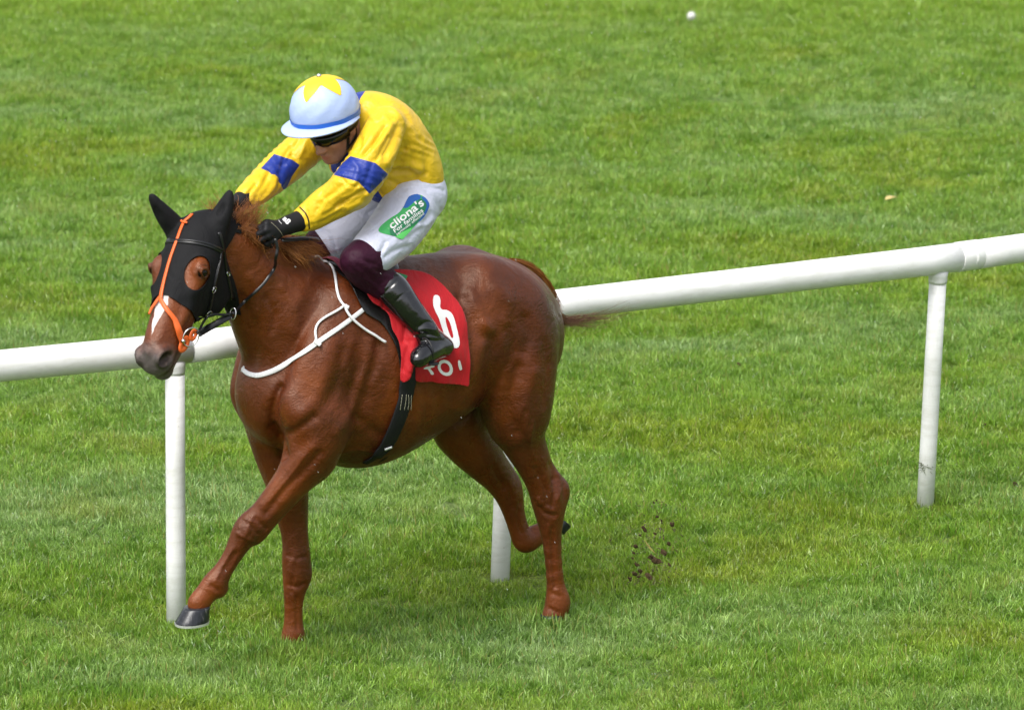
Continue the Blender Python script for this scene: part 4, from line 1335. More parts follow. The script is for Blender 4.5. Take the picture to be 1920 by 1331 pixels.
# the white 6: a hooked stem running into a long bowl
def stroke_poly(pts, w):
    pts = np.array(pts, float); T = np.gradient(pts, axis=0); T /= np.linalg.norm(T, axis=1)[:, None]
    Nn = np.c_[-T[:, 1], T[:, 0]]; w = np.array(w)[:, None] / 2
    return np.vstack([pts + Nn * w, (pts - Nn * w)[::-1]])
outer = [(813, 555), (822, 556), (825, 566), (824, 575), (828, 581), (837, 582), (847, 589), (853, 604), (858, 625), (861, 643), (857, 652), (847, 651), (836, 638), (828, 616), (822, 597), (815, 583), (811, 570)]
inner = [(834, 595), (838, 597), (843, 606), (847, 620), (849, 631), (846, 634), (841, 624), (836, 608)]
print_poly('number_six', outer, cloth_bv, white_m, sc_root, ro, off=.0045, sm=3)
print_poly('number_six_counter', inner, cloth_bv, red_m, sc_root, ro, off=.0058, sm=3)
print_text('lettering', 'O', [(822, 703), (850, 706), (846, 674), (818, 674)], cloth_bv, white_m, sc_root, ro, bold=.03)
print_poly('lettering', [(796, 688), (814, 684), (814, 688), (805, 690), (814, 701), (808, 703), (801, 692), (791, 692)], cloth_bv, white_m, sc_root, ro, sm=0)
print_poly('lettering', [(858, 674), (862, 676), (866, 692), (861, 694), (858, 684)], cloth_bv, white_m, sc_root, ro, sm=0)
print_poly('green_patch', [(744, 512), (764, 518), (760, 526), (748, 522)], cloth_bv, green_m, sc_root, ro, sm=0)

# ------------------------------------------------------------------ the jockey
PS = math.radians(50.0) - PHI
PIT = math.radians(24.0)
ROL = math.radians(4.0)
rH = np.array([math.cos(PS), math.sin(PS), 0])
rF = rH * math.cos(PIT) - Z_ * math.sin(PIT)
rL = np.array([-math.sin(PS), math.cos(PS), 0])
rU = np.cross(rF, rL)
rL, rU = rL * math.cos(ROL) + rU * math.sin(ROL), rU * math.cos(ROL) - rL * math.sin(ROL)
RR3 = np.array([rF, rL, rU])
FC = P(619, 219, .06)
HC = P(609, 207, .06)
def fp(f, l, u): return FC + rF * f + rL * l + rU * u
cps, cpt = math.radians(45.0) - PHI, math.radians(12.0)
cF = np.array([math.cos(cps) * math.cos(cpt), math.sin(cps) * math.cos(cpt), -math.sin(cpt)])
cL = np.array([-math.sin(cps), math.cos(cps), 0]); cU = np.cross(cF, cL)
def cp(f, l, u): return HC + cF * f + cL * l + cU * u
def wz(px, py, r, least=.0):
    p = cast(body_bv, px, py)
    return max(least, (p[1] if p is not None else 0) + .012 + r * .95)

skin_m, nt, bs = new_mat('skin')
tc = node(nt, 'TexCoord').outputs['Object']
c = ramp(nt, noise(nt, tc, 40, 3), [(.3, (.30, .135, .085)), (.7, (.40, .20, .13))])
c = mixc(nt, math_n(nt, 'MULTIPLY', node(nt, 'Attribute', attribute_name='beard').outputs['Fac'], .45), c, (.22, .13, .10))
c = mixc(nt, math_n(nt, 'MULTIPLY', node(nt, 'Attribute', attribute_name='lip').outputs['Fac'], .7), c, (.33, .09, .075))
nt.links.new(c, bs.inputs['Base Color'])
bs.inputs['Roughness'].default_value = .5; bs.inputs['Subsurface Weight'].default_value = .05; bs.inputs['Subsurface Scale'].default_value = .01
def silk(name, col, dark=.75):
    m, nt, bs = new_mat(name)
    tc = node(nt, 'TexCoord').outputs['Object']
    bs.inputs['Base Color'].default_value = (*col, 1)
    n1 = noise(nt, mapping(nt, tc, (1, 1, 1), (.3, .6, .2)), 9, 3, .5, 1.5)
    n2 = noise(nt, mapping(nt, tc, (1.0, 2.4, .8), (.5, .2, .9)), 22, 3, .5, .8)
    bs.inputs['Roughness'].default_value = .42
    bs.inputs['Specular IOR Level'].default_value = .4
    bs.inputs['Sheen Weight'].default_value = .05
    bump(nt, bs, n1, .55, .02); bump(nt, bs, n2, .45, .006)
    return m, nt, bs
yellow_m, nt, bs = silk('yellow_and_blue_silk', (.85, .50, .012))
bl = node(nt, 'Attribute', attribute_name='blue').outputs['Fac']
tc = node(nt, 'TexCoord').outputs['Object']
yv = ramp(nt, noise(nt, tc, 5, 3), [(.3, (.70, .44, .012)), (.7, (.80, .54, .020))])
nt.links.new(mixc(nt, math_n(nt, 'MULTIPLY', math_n(nt, 'ADD', bl, .0005), 900, True), yv, (.009, .030, .25)), bs.inputs['Base Color'])
white_cl, _n, _b = silk('white_breeches_cloth', (.58, .60, .74))
helmet_m = simple('pale_blue_cap_cover', (.40, .50, .80), rough=.5, bmp=.35, bscale=26, bdist=.006)
star_m = simple('yellow_star_cloth', (.80, .55, .02), rough=.5, bmp=.3, bscale=26, bdist=.006)
band_m = simple('blue_cap_band', (.02, .14, .60), rough=.5)
boot_m = simple('polished_boot_leather', (.006, .006, .008), rough=.12, spec=.6, coat=.5, bmp=.35, bscale=22, bdist=.008)
glove_m = simple('black_glove_cloth', (.007, .007, .009), rough=.6, spec=.3, bmp=.3, bscale=120, bdist=.001)
knee_m = simple('maroon_knee_cloth', (.030, .0035, .016), rough=.6, spec=.2, bmp=.8, bscale=24, bdist=.010)
lens_m = simple('dark_goggle_lens', (.004, .004, .005), rough=.12, spec=.4)
gframe_m = simple('black_plastic', (.008, .008, .009), rough=.4)

jk = empty_h('person', P(750, 480, 0), 'jockey in yellow and blue silks and pale blue starred cap crouching on the horse', 'person')
arm_n = [(724, 236, .075, .16), (707, 275, .080, .215), (690, 311, .084, .245), (664, 345, .083, .25), (640, 368, .073, .215), (611, 385, .066, .175), (587, 402, .056, .145), (571, 411, .048, .135)]
arm_f = [(640, 224, .075, -.17), (604, 252, .074, -.19), (572, 278, .073, -.20), (542, 304, .073, -.195), (514, 328, .068, -.17), (484, 354, .058, -.12), (462, 371, .048, -.09)]
thigh_n = [(780, 372, .101, .09), (760, 403, .105, .14), (735, 438, .099, .19), (706, 467, .086, .215), (690, 482, .078, .225)]
thigh_f = [(768, 366, .098, -.09), (720, 386, .092, -.13), (672, 412, .086, -.17), (632, 440, .076, -.20), (612, 452, .070, -.21)]
calf_n = [(690, 482, .076, .225), (677, 493, .070, .235), (692, 512, .066, wz(692, 512, .066, .22)), (712, 527, .060, wz(712, 527, .06)), (728, 537, .057, wz(728, 537, .057))]
# body under the clothes, one surface from head to foot
bf = Field(P(790, 380, 0) + np.array([-.35, -.50, -.75]), P(640, 200, 0) + np.array([.62, .62, .40]), .006)
def C4(lst, sc=1.0): return [(P(q[0], q[1], q[3]), q[2] * sc) for q in lst]
bf.ell(fp(0, 0, 0), (.095, .074, .095), .02, RR3)
bf.ell(fp(.030, 0, -.075), (.072, .060, .078), .03, RR3)
bf.ell(fp(.045, 0, -.125), (.050, .045, .035), .03, RR3)
bf.ell(fp(.082, 0, -.148), (.022, .024, .018), .02, RR3)
for sg in (1, -1):
    bf.ell(fp(.066, .038 * sg, -.080), (.028, .024, .024), .02, RR3)
    bf.cone(fp(.0, .058 * sg, -.09), fp(.070, .026 * sg, -.148), .020, .016, .02)
    bf.ell(fp(-.012, .079 * sg, -.060), (.020, .011, .031), .008, RR3)
    bf.ell(fp(-.004, .090 * sg, -.060), (.010, .006, .018), .006, RR3, True)
    bf.ell(fp(.098, .030 * sg, -.045), (.010, .018, .010), .014, RR3, True)
bf.cone(fp(.095, 0, -.045), fp(.122, 0, -.090), .010, .0125, .014)
for sg in (1, -1): bf.ell(fp(.108, .013 * sg, -.094), (.012, .009, .009), .008, RR3)
bf.ell(fp(.096, 0, -.118), (.014, .024, .007), .008, RR3); bf.ell(fp(.094, 0, -.131), (.013, .021, .007), .006, RR3)
bf.cone(fp(.112, -.02, -.1245), fp(.112, .02, -.1245), .003, .003, .004, sub=True)
bf.chain([(fp(-.03, 0, -.06), .058), (fp(-.05, 0, -.12), .056), (P(680, 232, 0), .07)], k=.03)
bf.ells([E_(690, 232, 0, .085, .13, .085), E_(722, 255, 0, .10, .14, .10), E_(752, 292, 0, .10, .135, .10), E_(772, 335, 0, .095, .13, .095), E_(785, 362, 0, .09, .13, .09)], k=.05, n=2)
bf.chain(C4(arm_n, .55) + [(P(530, 425, .135), .022)], k=.03); bf.chain(C4(arm_f, .6) + [(P(450, 378, -.08), .022)], k=.03)
foot_n = [(728, 537, .04), (760, 573, .034), (796, 618, .026), (806, 640, .020), (802, 650, .018), (795, 658, .016)]
bf.chain(C4(thigh_n, .75), k=.03); bf.chain(C4(calf_n, .8), k=.03)
bf.chain([(P(q[0], q[1], wz(q[0], q[1], .05)), q[2]) for q in foot_n], k=.02)
farleg = [P(612, 452, -.21), np.array([P(612, 452, -.21)[0] - .02, -.27, P(612, 452, -.21)[2] - .04])]
fk = farleg[1]; fb = fk + np.array([-.18, -.08, -.22]); fa = fk + np.array([-.34, -.10, -.36]); fh = fa + np.array([-.05, -.01, -.07]); ft = fh + np.array([.20, -.03, 0])
bf.chain(C4(thigh_f, .75) + [(fk, .05), (fb, .042), (fa, .03), (fh, .03), (ft, .022)], k=.03)
BVx, BFx = bf.mesh(); BVx = relax(BVx, BFx, 1, .3)
ob_ = part_h('body', BVx, BFx, skin_m, jk)
lipd = np.linalg.norm((BVx - fp(.104, 0, -.125)) @ RR3.T / np.array([.02, .026, .010]), axis=1)
add_attr(ob_.data, 'lip', np.clip(1.5 - lipd, 0, 1))
beard = np.linalg.norm((BVx - fp(.06, 0, -.135)) @ RR3.T / np.array([.06, .065, .04]), axis=1)
add_attr(ob_.data, 'beard', np.clip(1.6 - beard, 0, 1))

# jacket
jf = Field(P(790, 380, 0) + np.array([-.25, -.45, -.25]), P(640, 200, 0) + np.array([.62, .55, .25]), .0052)
jf.ells([E_(688, 214, 0, .095, .13, .085), E_(718, 242, 0, .125, .175, .125), E_(746, 282, 0, .128, .172, .126), E_(765, 318, 0, .116, .165, .118), E_(772, 342, 0, .100, .152, .092)], k=.03, n=4)
jf.ell(P(655, 262, 0), (.095, .13, .095), .06)
jf.cone(P(668, 280, .02), P(634, 314, .02), .075, .030, .05, LAT, 1.5)
jf.cone(P(690, 300, 0), P(715, 352, .02), .08, .06, .05, LAT, 1.8)
jf.chain(C4(arm_n), k=.035, kin=.012); jf.chain(C4(arm_f), k=.035, kin=.012)
jf.chain([(P(668, 350, .25), .05), (P(662, 370, .235), .040), (P(674, 366, .24), .040), (P(682, 362, .24), .028)], k=.02)   # drape at the elbow
jf.ell(fp(-.02, 0, -.04), (.085, .072, .10), .02, RR3, True)
JV, JF = jf.mesh(); JV = relax(JV, JF, 1, .4)
jst = [
    ([(722, 238), (704, 262), (683, 286)], 5, -.007), ([(746, 240), (734, 268), (722, 290)], 6, -.008), ([(735, 232), (718, 262), (700, 284)], 5, .004),
    ([(756, 262), (738, 290), (724, 306)], 6, .005), ([(764, 275), (745, 300), (728, 320)], 5, -.006),
    ([(733, 322), (760, 322), (780, 330), (786, 350)], 6, -.008), ([(724, 338), (745, 345), (760, 360)], 5, -.005), ([(735, 312), (765, 310), (790, 318)], 7, .006),
    ([(700, 215), (740, 228), (770, 250)], 5, -.0025), ([(786, 262), (800, 300), (795, 335)], 7, -.004), ([(768, 240), (790, 280)], 7, .004),
    ([(684, 357), (657, 372), (632, 386)], 5, -.007), ([(668, 340), (640, 360), (610, 378)], 6, .004), ([(648, 345), (622, 362), (598, 382)], 5, -.004),
    ([(640, 398), (620, 408), (600, 420)], 4, -.004), ([(676, 380), (655, 392)], 5, .005), ([(700, 300), (690, 330), (680, 350)], 5, -.004),
    ([(660, 300), (672, 320), (664, 345)], 5, .003), ([(560, 262), (548, 285), (556, 300)], 5, -.005), ([(575, 262), (566, 285), (560, 296)], 5, .004),
    ([(505, 322), (495, 345), (480, 370)], 5, -.005), ([(520, 335), (508, 358), (492, 376)], 5, .004), ([(545, 292), (528, 318), (522, 342)], 5, -.004),
    ([(690, 200), (710, 215), (700, 235)], 6, -.004), ([(664, 235), (676, 262), (668, 285)], 5, -.005), ([(604, 360), (596, 378), (592, 398)], 4, -.003),
    ([(576, 396), (580, 412), (588, 426)], 2.6, -.003), ([(752, 305), (738, 328), (728, 345)], 5, -.005), ([(775, 290), (770, 310), (755, 325)], 5, -.004),
    ([(700, 180), (722, 200), (735, 222)], 6, -.003), ([(715, 205), (735, 212), (752, 228)], 4, -.003), ([(736, 200), (756, 225), (768, 252)], 5, .003), ([(690, 225), (706, 228), (722, 226)], 4, -.004),
    ([(740, 250), (752, 262), (760, 280)], 3.5, -.004), ([(712, 250), (698, 272), (678, 290)], 3.5, -.005), ([(728, 258), (716, 282), (706, 300)], 3.5, -.005), ([(752, 285), (742, 305), (726, 322)], 4, .005),
    ([(630, 362), (612, 372), (596, 392)], 3.5, -.004), ([(650, 378), (628, 392), (608, 404)], 3.5, -.005), ([(672, 352), (690, 356), (688, 366)], 3.5, .005), ([(640, 336), (652, 346), (668, 350)], 3.5, -.004),
    ([(700, 352), (716, 366), (735, 372)], 4, -.005), ([(770, 345), (780, 335), (800, 325)], 4, -.004), ([(745, 372), (765, 362), (790, 345)], 4, .004), ([(545, 275), (534, 292), (528, 310)], 3.5, -.004), ([(480, 345), (470, 358), (462, 368)], 3.5, -.004)]
JV = sculpt(JV, JF, jst, gain=1.45)
wv = JV
JN = vnormals(JV, JF)
JV = JV + JN * (.0018 * np.sin(JV[:, 0] * 95 + 14 * np.sin(JV[:, 2] * 17) + JV[:, 1] * 30) * np.clip(np.sin(JV[:, 2] * 21 + JV[:, 1] * 13), 0, 1))[:, None]
Qj, _ = project_px(JV)
near_arm = JV[:, 1] > .10; far_arm = JV[:, 1] < -.09
bA = poly_sd(Qj, [(625, 328), (642, 306), (657, 293), (704, 306), (728, 327), (712, 345), (693, 364), (672, 341)])
bB = poly_sd(Qj, [(514, 289), (548, 300), (562, 310), (548, 330), (534, 360), (522, 340), (504, 322), (489, 316)])
bC = poly_sd(Qj, [(655, 160), (686, 170), (676, 184), (668, 208), (650, 214)])
bD = poly_sd(Qj, [(618, 292), (650, 280), (668, 330), (705, 352), (725, 384), (686, 392), (640, 352), (621, 318)])
blue = np.full(len(JV), -.02)
sc_ = .0022
blue = np.where(near_arm, np.maximum(blue, bA * sc_), blue)
blue = np.where(far_arm, np.maximum(blue, bB * sc_), blue)
blue = np.where(np.abs(JV[:, 1]) < .11, np.maximum(blue, np.maximum(bC, bD) * sc_), blue)
o = part_h('jacket', JV, JF, yellow_m, jk)
add_attr(o.data, 'blue', blue)
for pts, w_ in (([(556, 392), (566, 402), (572, 416), (574, 432)], .13), ([(444, 366), (454, 372), (462, 382), (466, 390)], -.09)):
    jb_ = bvh_of(JV, JF)
    p_, n_ = path_on(jb_, [(q[0] + 6, q[1] - 3) for q in pts], .002); V, F = ribbon(p_, n_, .005, .002); part_h('cuff_edge', V, F, glove_m, jk, o)

# breeches
wf = Field(P(790, 380, 0) + np.array([-.25, -.35, -.45]), P(600, 380, 0) + np.array([.15, .50, .20]), .0055)
wf.ells([E_(778, 342, 0, .09, .14, .08), E_(779, 362, 0, .098, .150, .10)], k=.03)
wf.chain(C4(thigh_n), k=.05, kin=.015); wf.chain(C4(thigh_f), k=.05, kin=.015)
WV, WF = wf.mesh(); WV = relax(WV, WF, 1, .4)
WV = sculpt(WV, WF, gain=1.3, strokes=[([(716, 430), (735, 418), (752, 400)], 4, -.002), ([(700, 485), (716, 470), (722, 455)], 4, -.005), ([(690, 470), (706, 480), (712, 492)], 3, -.004), ([(762, 462), (740, 470), (722, 482)], 5, -.005),
    ([(800, 360), (815, 375), (825, 395)], 5, -.005), ([(790, 352), (812, 352), (830, 358)], 4, -.004), ([(806, 400), (790, 425), (768, 445)], 5, -.004), ([(640, 400), (660, 385), (680, 384)], 5, -.004),
    ([(598, 428), (620, 440), (630, 462)], 4, -.005), ([(690, 400), (700, 392), (712, 388)], 4, -.005), ([(812, 410), (800, 420), (786, 424)], 4, .004), ([(668, 395), (690, 415), (700, 425)], 5, .003)])
m1 = dist_line(project_px(WV)[0], [(0, 0), (1, 1)]) * 0 + 1
# the cloth ends in a curved hem above each knee
def hem(V, c, ax, lim): return lim - (V - c) @ ax
an = P(690, 482, .225) - P(735, 438, .19); an /= np.linalg.norm(an)
af = P(612, 452, -.21) - P(672, 412, -.17); af /= np.linalg.norm(af)
mm = np.minimum(np.where(WV[:, 1] > 0, hem(WV, P(690, 482, .225), an, .012), 1), np.where(WV[:, 1] < 0, hem(WV, P(612, 452, -.21), af, .018), 1))
V, F = clip_mesh(WV, WF, mm)
wo = part_h('breeches', V, F, white_cl, jk); solid(wo, .003)
wbv = bvh_of(WV, WF)
# maroon knees
kf = Field(P(728, 540, .25) + np.array([-.2, -.6, -.2]), P(600, 440, 0) + np.array([.2, .50, .22]), .006)
kf.chain([(P(698, 474, .22), .068)] + C4(calf_n), k=.02); kf.ell(P(666, 488, .25), (.055, .06, .05), .03)
kf.chain([(P(626, 444, -.20), .062), (P(604, 458, -.215), .060), (fk, .058), (fb, .05)], k=.02)
KV, KF = kf.mesh(); KV = relax(KV, KF, 1, .4)
KV = sculpt(KV, KF, [([(670, 500), (690, 512), (700, 528)], 5, -.003), ([(690, 492), (705, 505), (718, 512)], 4, -.005), ([(655, 500), (672, 516), (690, 536)], 4, -.004), ([(664, 476), (684, 488), (704, 496)], 4, -.004), ([(676, 520), (700, 534), (716, 548)], 4, .004), ([(700, 500), (722, 515), (736, 522)], 3.5, .003)])
for sg in (1, -1):
    V, F = clip_mesh(KV, KF, KV[:, 1] * sg - .0)
    part_h('knee_sleeve', V, F, knee_m, jk)

# boots
def boot(shaft, foot, name='boot'):
    allp = np.array([p for p, r in shaft + foot]); lo, hi = allp.min(0) - .12, allp.max(0) + .12
    f = Field(lo, hi, .0045)
    f.chain(shaft, k=.012); f.chain(foot, k=.02)
    V, F = f.mesh(); V = relax(V, F, 1, .4)
    return V, F
bs_ = [(727, 536, .061), (742, 549, .060), (768, 583, .053), (790, 610, .046), (800, 624, .045)]
bft = [(803, 630, .044), (835, 650, .028), (818, 655, .033), (804, 660, .036), (790, 667, .034), (783, 675, .024)]
bw = [wz(q[0], q[1], q[2]) for q in bs_]
shaft = [(P(q[0], q[1], w_), q[2]) for q, w_ in zip(bs_, bw)]
foot = [(P(q[0], q[1], bw[-1] + d_), q[2]) for q, d_ in zip(bft, (0, -.01, .01, .03, .05, .07))]
V, F = boot(shaft, foot)
V = sculpt(V, F, [([(786, 612), (800, 604), (812, 606)], 3, -.004), ([(784, 620), (800, 616), (816, 618)], 3.5, .004), ([(782, 628), (798, 626), (820, 630)], 3, -.004), ([(792, 640), (800, 630)], 4, -.003), ([(765, 560), (778, 585)], 4, .002),
    ([(716, 552), (730, 540), (746, 524)], 2.5, -.003), ([(740, 565), (756, 552), (768, 548)], 2.5, -.002)])
bo_ = part_h('boot', V, F, boot_m, jk)
tc0 = P(727, 536, bw[0]); ax_ = P(768, 583, bw[2]) - tc0
# far boot
V, F = boot([(fb + np.array([.03, 0, .03]), .055), (fb, .055), ((fb + fa) / 2, .05), (fa, .042)], [(fa, .042), (fh, .036), ((fh + ft) / 2 + Z_ * .005, .038), (ft, .028)])
part_h('boot', V, F, boot_m, jk)
# gloves: palm, four curled fingers and a thumb
def glove(wrist, palm_c, kn, dirs, thumb, rcuff):
    pts = np.array([wrist, palm_c] + kn); f = Field(pts.min(0) - .09, pts.max(0) + .09, .0035)
    f.chain([(wrist, rcuff), ((wrist + palm_c) / 2, rcuff * .86), (palm_c, .034)], k=.01)
    mid = (kn[1] + kn[2]) / 2
    for k_ in kn: f.cone(palm_c, k_, .024, .0145, .012)
    fwd, down = dirs
    for i, k_ in enumerate(kn):
        L_ = (.040, .044, .041, .033)[i]
        a_ = k_ + fwd * L_ * .62 + down * L_ * .35
        b_ = a_ + down * L_ * .75 - fwd * L_ * .12
        c_ = b_ - fwd * L_ * .62 + down * .006
        f.cone(k_, a_, .0135, .0125, .004); f.cone(a_, b_, .0122, .0115, .003); f.cone(b_, c_, .0115, .010, .003)
    for a_, b_, ra, rb in thumb: f.cone(a_, b_, ra, rb, .006)
    V, F = f.mesh()
    return relax(V, F, 1, .3), F
wr = P(571, 411, .135); pc = P(530, 426, .15)
kn = [P(500, 421, .160), P(499, 432, .170), P(503, 443, .172), P(511, 452, .168)]
fwdv = P(492, 436, .15) - P(505, 432, .16); fwdv /= np.linalg.norm(fwdv)
dnv = np.array([-.25, -.75, -.6]); dnv /= np.linalg.norm(dnv)
th_ = [(P(520, 420, .13), P(500, 418, .12), .015, .014), (P(500, 418, .12), P(484, 428, .125), .014, .012)]
V, F = glove(wr, pc, kn, (fwdv, dnv), th_, .041)
go_ = part_h('glove', V, F, glove_m, jk)
gbv = bvh_of(V, F)
print_text('glove_emblem', 'a8', [(529, 412), (538, 422), (546, 415), (537, 405)], gbv, white_m, jk, go_, bold=.03, off=.002)
p_, n_ = path_on(gbv, [(526, 400), (522, 412), (528, 420)], .001); V, F = ribbon(p_, n_, .0018, .001); part_h('piping', V, F, white_m, jk, go_)
p_, n_ = path_on(gbv, [(508, 417), (520, 428), (528, 438), (532, 446)], .001); V, F = ribbon(p_, n_, .0012, .001); part_h('piping', V, F, stitch_m, jk, go_)
wr2 = P(462, 371, -.09); pc2 = P(446, 382, -.07)
kn2 = [P(432, 384, -.05), P(430, 392, -.055), P(432, 400, -.06), P(437, 407, -.065)]
wr2 = P(474, 362, -.105)
V, F = glove(wr2, pc2, kn2, (fwdv, np.array([-.2, .6, -.75])), [(P(440, 380, -.04), P(428, 386, -.02), .014, .012)], .043)
part_h('glove', V, F, glove_m, jk)

# cap: dome, band, peak, star, button
def dome(rf, rl, ru, t0, t1, nt_=28, np_=64, off=0.0, radial=None):
    V, F = [], []
    for i in range(nt_ + 1):
        for j in range(np_):
            a = 2 * math.pi * j / np_
            te = t1 if radial is None else radial(a)
            t = t0 + (te - t0) * i / nt_
            sq = 1.0
            x, y, z = math.sin(t) * math.cos(a), math.sin(t) * math.sin(a), math.cos(t)
            n = np.array([x / rf, y / rl, z / ru]); n /= np.linalg.norm(n)
            w_ = .0012 * math.sin(a * 9 + 3 * math.sin(t * 5)) * math.sin(t) ** 2
            V.append(cp(x * rf + n[0] * (off + w_), y * rl + n[1] * (off + w_), z * ru + n[2] * (off + w_)))
    for i in range(nt_):
        for j in range(np_): F.append((i * np_ + j, (i + 1) * np_ + j, (i + 1) * np_ + (j + 1) % np_, i * np_ + (j + 1) % np_))
    return V, F
RFd, RLd, RUd = .143, .132, .136
V, F = dome(RFd, RLd, RUd, 0.001, math.radians(112))
ho_ = part_h('helmet', V, F, helmet_m, jk)
tb = math.radians(104)
V, F = dome(RFd, RLd, RUd, math.radians(93.5), math.radians(103), 3, 64, .0025); part_h('helmet_band', V, F, band_m, jk, ho_)
NP6 = 5
def star(a):
    q = ((a - math.radians(17)) % (2 * math.pi / NP6)) / (2 * math.pi / NP6); q = abs(q - .5) * 2     # 1 at a tip
    return math.radians(26 + (57 - 26) * q ** 1.2)
V, F = dome(RFd, RLd, RUd, 0.001, 0, 18, 120, .002, star); part_h('star', V, F, star_m, jk, ho_)
V, F = ball(cp(0, 0, RUd + .006), .0095, 8); part_h('button', V, F, steel_m, jk, ho_)
# peak
V, F = [], []
na_, nr_ = 40, 6
def rim(a, t):
    return np.array([math.sin(t) * math.cos(a) * RFd, math.sin(t) * math.sin(a) * RLd, math.cos(t) * RUd])
for i in range(na_ + 1):
    a = math.radians(-118 + 236 * i / na_)
    ext = .006 + .048 * max(0, math.cos(a * .80)) ** 1.6
    b = rim(a, math.radians(102)); d_ = np.array([math.cos(a), math.sin(a), 0])
    for j in range(nr_ + 1):
        s_ = j / nr_
        V.append(cp(*(b + d_ * ext * s_ + np.array([0, 0, -.012 * s_ * (1 + .3 * math.cos(a))]))))
for i in range(na_):
    for j in range(nr_): F.append((i * (nr_ + 1) + j, (i + 1) * (nr_ + 1) + j, (i + 1) * (nr_ + 1) + j + 1, i * (nr_ + 1) + j + 1))
po = part_h('peak', V, F, helmet_m, jk, ho_); solid(po, .005, 0)
# goggles
V, F = [], []
n_ = 26
for i in range(n_ + 1):
    a = math.radians(-84 + 168 * i / n_)
    nose = math.exp(-(a / .16) ** 2)
    hh = .025 - .004 * abs(math.sin(a)) 
    for j, (u, out) in enumerate([(1.0, -.004), (.8, .003), (.3, .007), (-.4, .006), (-.85, .001), (-1.0, -.005)]):
        uu = u * hh if u > 0 else u * hh * (1 - .55 * nose)
        V.append(fp(math.cos(a) * (.106 + out) + .004 * nose, math.sin(a) * (.083 + out), -.055 + uu))
for i in range(n_):
    for j in range(5): F.append((i * 6 + j, i * 6 + j + 1, (i + 1) * 6 + j + 1, (i + 1) * 6 + j))
gg = part_h('goggles', V, F, lens_m, jk); solid(gg, .003, 0)
V, F = [], []
for i in range(21):
    a = math.radians(80 + 200 * i / 20)
    for u in (-.035, -.06): V.append(fp(math.cos(a) * .100 - .005, math.sin(a) * .088, u))
for i in range(20): F.append((2 * i, 2 * i + 1, 2 * i + 3, 2 * i + 2))
gs_ = part_h('goggle_strap', V, F, gframe_m, jk, gg); solid(gs_, .003, 0)
for sg in (1, -1):
    cpts = catmull([fp(.015, .082 * sg, -.03), fp(.018, .078 * sg, -.075), fp(.030, .060 * sg, -.125), fp(.050, .030 * sg, -.160), fp(.060, 0, -.170)], 5)
    V, F = ribbon(cpts, [rL * sg - rU * .4] * len(cpts), .016, .004); part_h('chin_strap', V, F, gframe_m, jk)
    cpts = catmull([fp(-.035, .080 * sg, -.02), fp(-.02, .082 * sg, -.09), fp(.028, .062 * sg, -.122)], 5)
    V, F = ribbon(cpts, [rL * sg] * len(cpts), .012, .004); part_h('chin_strap', V, F, gframe_m, jk)
# hair above the ears
# sponsor's patch on the thigh
g1 = simple('patch_green', (.035, .36, .09), rough=.55); g2 = simple('patch_dark_green', (.012, .17, .07), rough=.55); b1 = simple('patch_blue', (.012, .10, .40), rough=.55); g3 = simple('patch_light_green', (.12, .60, .14), rough=.55)
def pq(x, y): return (680 + x / 8.32, 340 + y / 8.32)
pt = print_poly('patch', [pq(245, 780), pq(290, 700), pq(440, 580), pq(560, 500), pq(640, 400), pq(720, 250), pq(850, 215), pq(960, 260), pq(1025, 350), pq(1010, 430), pq(940, 560), pq(860, 640), pq(780, 720), pq(600, 900), pq(520, 870), pq(420, 845), pq(300, 820)], wbv, g1, jk, wo, off=.0045, sm=3)
print_poly('patch_print', [pq(640, 400), pq(720, 250), pq(850, 212), pq(900, 250), pq(880, 290), pq(800, 330), pq(700, 420), pq(620, 430)], wbv, b1, jk, pt, off=.0054, sm=2)
print_poly('patch_print', [pq(900, 255), pq(960, 262), pq(1025, 350), pq(1010, 430), pq(940, 560), pq(850, 640), pq(800, 640), pq(900, 500), pq(980, 400), pq(960, 340)], wbv, b1, jk, pt, off=.0055, sm=2)
print_poly('patch_print', [pq(420, 800), pq(430, 740), pq(620, 600), pq(760, 480), pq(860, 300), pq(930, 300), pq(985, 390), pq(900, 560), pq(820, 660), pq(650, 760), pq(500, 850), pq(440, 850)], wbv, g2, jk, pt, off=.0062, sm=2)
print_poly('patch_print', [pq(500, 868), pq(600, 800), pq(760, 720), pq(790, 712), pq(610, 905), pq(540, 890)], wbv, g3, jk, pt, off=.0064, sm=1)
print_text('patch_lettering', "cliona's", [pq(455, 765), pq(950, 375), pq(880, 270), pq(385, 670)], wbv, white_m, jk, pt, bold=.02, off=.0072)
print_text('patch_lettering', "For families", [pq(495, 815), pq(930, 478), pq(897, 425), pq(465, 765)], wbv, white_m, jk, pt, bold=.01, off=.0072)
print_text('patch_lettering', "seriously affected", [pq(530, 862), pq(950, 530), pq(922, 488), pq(505, 822)], wbv, white_m, jk, pt, bold=.005, off=.0072)
# stirrup
st_root = empty_h('stirrup', P(790, 668, bw[-1]), 'light metal stirrup under the near boot of the jockey', 'stirrup')
sc0 = P(795, 658, bw[-1] + .03)
V, F = torus(sc0 + Z_ * .0, X_ + Y_ * .15, Z_, .052, .055, .0035, 32, 8); part_h('arch', V, F, gframe_m, st_root)
V, F = ribbon([sc0 + np.array([-.035, .045, -.048]), sc0 + np.array([0, 0, -.048]), sc0 + np.array([.035, -.045, -.048])], [Z_] * 3, .035, .008); part_h('tread', V, F, gframe_m, st_root)
tp = sc0 + Z_ * .09
V, F = ribbon(catmull([tp, P(770, 615, .33), P(745, 560, .30), P(722, 520, .2)], 5), [Y_] * 16, .022, .004); part_h('stirrup_leather', V, F, leather_m, st_root)

